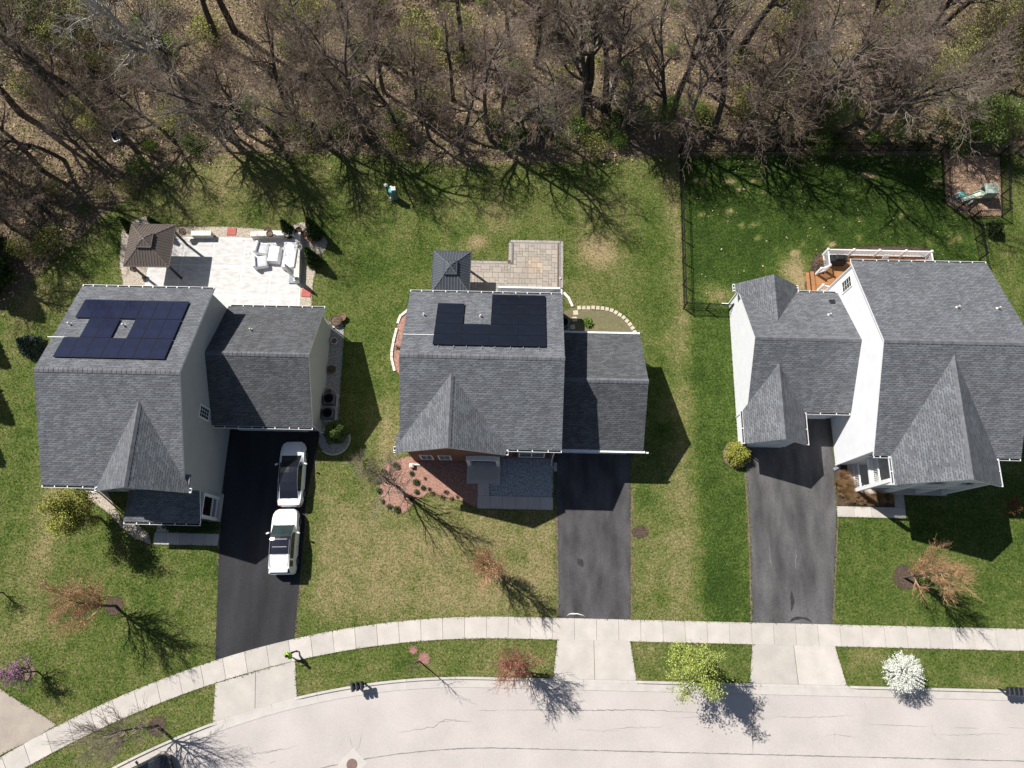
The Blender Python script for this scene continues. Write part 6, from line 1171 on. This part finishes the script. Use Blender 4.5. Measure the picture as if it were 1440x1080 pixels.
for k, (x, y, r_, h) in enumerate([(-41.6, 22.6, 2.0, 6.5), (-42.6, 14.6, 2.0, 7.0), (-42.2, 11.2, 1.8, 6.5), (-44.6, 19.5, 2.2, 8), (-43.2, 25.5, 1.8, 7)]): put(cone('dark green spruce standing at edge of left neighbour lawn', r_, h, 60 + k, 'needle', 9000, group='spruces beyond the left lawn', name='spruce'), Vector((x, y, 0)))
# ---------------------------------------------------------------- the woods
GW = 'bare trees of the woods'; far = Vector((0, 0, 0)); W_L = {}
protos = []
WL = ['tall bare woodland tree with brown twigs high on dark trunk', 'tall bare woodland tree with mauve twigs on dark trunk', 'tallest thick trunked bare woodland tree with grey twigs', 'slender bare woodland tree with brown twigs on dark trunk', 'low spreading bare woodland tree with mauve twigs', 'low spreading bare woodland tree with pale grey twigs', 'leaning spreading bare woodland tree with brown twigs']
for k in range(4): protos.append(tree('woodland_tree', WL[k], GW + ', kind %d' % (k + 1), 100 + k, 'bark_dark', ('twig_brown', 'twig_mauve', 'twig_grey', 'twig_brown')[k], h=(15, 13.5, 16, 12.5)[k], r0=(.29, .25, .34, .23)[k], base=.42, spread=.8, trop=.14, gn=.15, lv=4, nc=(2, 2, 2, 2), ratio=(.36, .5, .48, .45), nseg=(10, 4, 3, 2, 1), split=2, minr=.011, lean=(rnd.uniform(-.06, .06), rnd.uniform(-.06, .06))))
for k in range(3): protos.append(tree('woodland_tree', WL[4 + k], GW + ', kind %d' % (k + 5), 110 + k, 'bark', ('twig_mauve', 'twig_grey', 'twig_brown')[k], h=(10, 9, 11)[k], r0=.17, base=.25, spread=.95, trop=.08, gn=.2, lv=4, nc=(2, 2, 2, 2), ratio=(.46, .5, .48, .45), nseg=(8, 4, 3, 2, 1), split=2, minr=.010, lean=(.08 * (k - 1), .05)))
WL += ['towering bare woodland tree with thick forked limbs at edge of the woods', 'towering bare crooked tree with mauve twigs at edge of the woods']
BIG = [tree('woodland_tree', WL[7 + k], GW + ', kind %d' % (k + 8), 150 + k, ('bark_dark', 'bark')[k], ('twig_grey', 'twig_mauve')[k], h=(20, 18)[k], r0=(.31, .28)[k], base=.3, spread=.9, trop=.1, gn=.2, lv=4, nc=(2, 2, 2, 2), ratio=(.40, .5, .48, .42), nseg=(10, 4, 3, 2, 1), split=2, minr=.012, ang=(.75, .7, .8), lean=((.05, -.06), (-.05, .05))[k]) for k in range(2)]
budl = 'woodland tree with fresh yellow green leaf buds'; GB = 'budding trees of the woods'
for k in range(2): protos.append(tree('budding_woodland_tree', ('woodland tree misted with yellow olive leaf buds', 'woodland sapling with fresh mid green leaves')[k], ('olive budding trees of the woods', 'green saplings of the woods')[k], 120 + k, 'bark', 'twig_olive', leafm=('leaf_olive', 'leaf_green')[k], nleaf=3400, lsize=.13, h=(8, 6.5)[k], r0=.1, base=.2, spread=.95, trop=.08, gn=.18, lv=3, nc=(3, 2, 2), ratio=(.5, .5, .5), split=1, minr=.009, cluster=.2, leaf_lv=1))
pale = tree('pale_barked_tree', 'large bare tree with bleached pale grey branches in the woods', None, 130, 'bark_pale', 'bark_pale', h=16, r0=.4, base=.45, spread=.95, trop=.08, gn=.2, lv=3, nc=(2, 2, 2), ratio=(.42, .5, .5), nseg=(9, 5, 4, 3), split=2, minr=.016); put(pale, Vector((-27.0, 38.8, 0)), 1.0, .6)
p2_ = copy_tree(pale); put(p2_, Vector((21.5, 40.5, 0)), .62, 2.0, 'smaller bare tree with bleached pale branches behind long picket fence')
used = set(); spots = []
def place(i, x, y, s, rz, lb=None):
    if i in used: t = copy_tree(protos[i])
    else: t = protos[i]; used.add(i)
    return put(t, Vector((x, y, 0)), s, rz, lb)
wr2 = random.Random(21)
for px, py, i, s in [(650, 82, 0, .95), (637, 141, 1, .8), (718, 90, 3, .9), (752, 92, 1, .9), (707, 160, 4, .9), (820, 136, 0, 1.05), (826, 137, 2, .85), (851, 155, 2, .95), (853, 153, 1, 1.0), (945, 162, 2, .9), (1030, 92, 2, 1.1), (1166, 151, 0, .95), (1268, 92, 1, 1.0), (1281, 86, 2, 1.0), (965, 110, 3, 1.0), (330, 45, 0, 1.1), (310, 62, 2, .9), (275, 165, 2, .9), (415, 175, 0, .9), (150, 170, 2, .95), (90, 140, 0, .9), (60, 240, 1, .9), (30, 160, 2, .9), (480, 150, 5, 1.1), (540, 130, 4, 1.2), (590, 170, 3, .85), (500, 60, 1, .9), (1060, 160, 3, .95), (1120, 120, 5, 1.1), (1210, 175, 4, 1.0), (1340, 160, 4, 1.0), (1390, 110, 0, .9), (880, 175, 5, .8), (700, 190, 6, .75), (1075, 195, 6, .9), (345, 185, 4, 1.0), (240, 195, 6, .95), (130, 225, 5, .9), (40, 300, 6, .8), (70, 330, 4, .7), (15, 250, 4, .9), (520, 185, 6, 1.0), (445, 110, 6, 1.1)]:
    q = G(px, py); spots.append((q.x, q.y)); place(i, q.x, q.y, s, wr2.uniform(0, 6.28))
protos += BIG
for k, (px, py, s_) in enumerate([(300, 185, 0.5), (335, 195, 0.55), (385, 190, 0.8), (430, 192, 0.6), (470, 198, 0.55), (515, 196, 0.85), (560, 188, 0.55), (605, 196, 0.55), (650, 192, 0.6), (690, 196, 0.82), (735, 185, 0.62), (775, 195, 0.55), (815, 180, 0.85), (870, 195, 0.6), (925, 190, 0.7), (960, 196, 0.72), (1000, 192, 0.95), (1040, 197, 0.72), (1085, 190, 0.75), (1130, 198, 0.9), (1175, 192, 0.75), (1215, 196, 0.68), (1265, 192, 0.65), (1305, 195, 0.55), (90, 225, 0.6), (140, 220, 0.5), (45, 270, 0.6), (15, 320, 0.6), (70, 300, 0.5), (-40, 350, 0.8), (-30, 250, 0.9)]):
    q = G(px, py); spots.append((q.x, q.y)); place(9 + k % 2, q.x, q.y, s_, wr2.uniform(0, 6.28))
tries = 0
while len(spots) < 92 and tries < 4000:
    tries += 1; x = wr2.uniform(-58, 48); y = wr2.uniform(30, 62)
    if y < float(wood_line(x)) + 1.2 or (-6 < x < 14 and y < 46 and wr2.random() < .6) or (x < -10 and y > 40 and wr2.random() < .4) or any((x - a) ** 2 + (y - b) ** 2 < 5.5 for a, b in spots): continue
    spots.append((x, y)); place(wr2.choice([0, 1, 2, 3, 4, 5, 6, 4, 5, 6]), x, y, wr2.uniform(.7, 1.1), wr2.uniform(0, 6.28))
for px, py, i, s in [(60, 20, 7, 1.0), (20, 50, 7, 1.0), (75, 70, 8, 1.1), (110, 110, 7, .7), (255, 100, 8, .6), (1105, 140, 7, .8), (1380, 40, 7, .8), (1425, 20, 8, .9), (1150, 190, 8, .7), (1345, 190, 8, .85), (1375, 200, 8, .8), (1310, 195, 7, .7), (1065, 190, 7, .7), (920, 190, 8, .6), (1010, 60, 7, .9), (1240, 60, 7, .9), (1330, 130, 7, 1.0), (1400, 150, 7, 1.1), (1290, 160, 7, .9), (1200, 120, 7, .8), (1430, 90, 8, 1.0), (40, 100, 7, 1.0), (140, 60, 7, .8), (20, 10, 7, 1.0), (430, 60, 7, .7), (1090, 30, 7, .9)]: q = G(px, py); place(i, q.x, q.y, s, wr2.uniform(0, 6.28))
q = G(1428, 215); put(tree('leafing_tree', 'bright lime leafing tree hanging over the play mulch', None, 140, 'bark', 'twig_olive', leafm='leaf_lime', nleaf=9000, lsize=.14, h=7.5, r0=.11, base=.2, spread=.95, lv=3, nc=(3, 3, 2), cluster=.16, leaf_lv=1), q, 1.05)
q = G(1250, 208); put(tree('leafing_tree', 'small lime leafing sapling leaning over long picket fence', None, 141, 'bark', 'twig_olive', leafm='leaf_lime', nleaf=1100, lsize=.13, h=4.2, r0=.06, base=.3, spread=.95, lv=2, nc=(3, 3), cluster=.12, leaf_lv=1), q, .9)
# understorey
SH = [bush('understorey_shrub', 'fresh green leafed understorey shrub in the woods', 1.0, 1.7, 'leaf_green', 1500, 70, .11, group='green understorey shrubs', shell=.3), bush('understorey_shrub', 'low dark green leafed shrub in the woods', 1.2, 1.4, 'leaf_bush', 1500, 71, .1, group='dark green understorey shrubs', shell=.3), bush('understorey_shrub', 'loose yellow olive leafed shrub in the woods', 1.5, 2.4, 'leaf_olive', 1500, 72, .12, group='olive understorey shrubs', shell=.2)]
def brush(seed, tw, h): return tree('bare_brush', 'tangled bare %s brush thicket in the woods' % tw[5:], '%s brush thickets of the woods' % tw[5:], seed, tw, tw, cat='brush', h=h, r0=.05, base=.08, spread=.95, trop=.06, gn=.25, lv=3, nc=(4, 3, 2), ratio=(.75, .55, .5), nseg=(4, 3, 3, 2), ang=(.9, .6, .7), minr=.009, split=1)
BR = [brush(80, 'twig_brown', 3.2), brush(81, 'twig_mauve', 4.0), brush(82, 'twig_grey', 3.0)]
us = set()
def place2(L_, i, x, y, s):
    o = L_[i]; k = o.name
    if k in us: o = copy_tree(o)
    else: us.add(k)
    put(o, Vector((x, y, 0)), s, wr2.uniform(0, 6.28))
n = 0
while n < 215:
    x = wr2.uniform(-54, 46); y = wr2.uniform(24, 56)
    if y < float(wood_line(x)) + .4 or (x > 35 and y < 38): continue
    if wr2.random() < .35 and y > float(wood_line(x)) + 6: continue
    place2(SH, wr2.choice([0, 1, 2, 2, 2]), x, y, wr2.uniform(.45, 1.15)); n += 1
for px, py in ((835, 195), (812, 188), (790, 205), (870, 205), (858, 190), (1225, 200), (1290, 205), (1370, 195), (970, 150), (980, 165), (690, 175), (560, 175), (1340, 210), (1400, 200)): q = G(px, py); place2(SH, n % 2, q.x, q.y, wr2.uniform(.7, 1.15)); n += 1
n = 0
while n < 115:
    x = wr2.uniform(-56, 48); y = wr2.uniform(22, 58)
    if y < float(wood_line(x)) + .6 or (x > 35 and y < 37.5) or (-5 < x < 14 and wr2.random() < .5): continue
    place2(BR, wr2.randint(0, 2), x, y, wr2.uniform(.6, 1.25)); n += 1
fl = np.stack([wr2.uniform(0, 0) + np.random.default_rng(2).uniform(13.6, 36, 900) + 0, np.random.default_rng(3).uniform(22, 35.6, 900), np.full(900, .07)], 1); fh = np.zeros(900, bool)
for h in HARD: fh |= inside(fl, [tuple(q)[:2] for q in h])
tag(stuff(np_obj('fallen_leaves', *leaves(fl[~fh][:220], .14, np.random.default_rng(4), .2, .8), 'leaf_tan')), 'pale dead leaves scattered over the lush fenced lawn', 'leaves')
# fallen logs
for k in range(16):
    while True:
        x = wr2.uniform(-46, 44); y = wr2.uniform(32, 52)
        if y > float(wood_line(x)) + 2: break
    a = wr2.uniform(0, 3.14); L_ = wr2.uniform(2, 6); m = MB(); m.tube((0, 0, .1), (L_ * math.cos(a), L_ * math.sin(a), .14), .12, .06, 7); m.tube((L_ * .5 * math.cos(a), L_ * .5 * math.sin(a), .12), (L_ * .6 * math.cos(a) + .5, L_ * .6 * math.sin(a), .4), .04, .02, 5); o = m.build('fallen_log', 'bark_pale' if k % 4 == 0 else 'bark'); o.location = (x, y, 0); tag(o, ('bleached' if k % 4 == 0 else 'brown') + ' fallen log lying on leaf litter in the woods', 'log', ('bleached' if k % 4 == 0 else 'brown') + ' fallen logs in the woods')
# leaf litter and lawn blades: nobody could count them
rg = np.random.default_rng(9)
P = np.stack([rg.uniform(-60, 50, 150000), rg.uniform(16, 58, 150000), np.full(150000, .03)], 1); P = P[P[:, 1] > wood_line(P[:, 0]) + rg.normal(0, .9, len(P))]; P[:, 2] += np.abs(rg.normal(0, .03, len(P))) + .05
P = P[~np.any([inside(P, h) for h in HARD[-1:]], axis=0)]
tag(stuff(np_obj('leaf_litter', *leaves(P[:90000], .15, rg, .25, .7), 'litter_leaf')), 'brown fallen leaves covering the floor of the woods', 'leaves')
P = np.stack([rg.uniform(-42, 46, 420000), rg.uniform(-13, 37, 420000), np.zeros(420000)], 1); P = P[P[:, 1] < wood_line(P[:, 0])]
hm = np.zeros(len(P), bool)
for h in HARD: hm |= inside(P, [tuple(q)[:2] for q in h])
P = P[~hm][:240000]; n = len(P); a = rg.uniform(0, 6.283, n); ht = rg.uniform(.04, .10, n); lx, ly = np.cos(a), np.sin(a); bw = rg.uniform(.012, .03, n)
ed = []
for h in HARD:
    for i in range(len(h)):
        a0, b0 = np.array(tuple(h[i])[:2]), np.array(tuple(h[(i + 1) % len(h)])[:2]); ln = np.linalg.norm(b0 - a0); k = int(min(ln, 60) * 22)
        if k: u = rg.random(k)[:, None]; ed.append(a0 + (b0 - a0) * u + rg.normal(0, .035, (k, 2)))
ed = np.concatenate(ed); ed = np.concatenate([ed, np.full((len(ed), 1), .02)], 1); hm = (ed[:, 1] < wood_line(ed[:, 0]) - .5) & (np.abs(ed[:, 0]) < 44) & (ed[:, 1] > -13)
for h in HARD[:1]: hm &= ~inside(ed, h)
def any_hard(Q):
    r = np.zeros(len(Q), bool)
    for h in HARD: r |= inside(Q, [tuple(q)[:2] for q in h])
    return r
near = np.zeros(len(ed), bool)
for dx, dy in ((.16, 0), (-.16, 0), (0, .16), (0, -.16)): near |= ~any_hard(ed + np.array([dx, dy, 0]))
hm &= near; ed = ed[hm]; P = np.concatenate([P, ed]); n = len(P); a = rg.uniform(0, 6.283, n); ht = rg.uniform(.04, .11, n); lx, ly = np.cos(a), np.sin(a); bw = rg.uniform(.012, .03, n)
A = P + np.stack([-ly * bw, lx * bw, 0 * a], 1); B = P + np.stack([ly * bw, -lx * bw, 0 * a], 1); Tt = P + np.stack([lx * ht * 1.1, ly * ht * 1.1, ht], 1)
Vg = np.stack([A, B, Tt], 1).reshape(-1, 3); go = np_obj('grass', Vg, np.arange(n * 3).reshape(n, 3), M_GROUND); set_fields(go, Vg); tag(stuff(go), 'short mown grass blades over the lawns', 'grass')
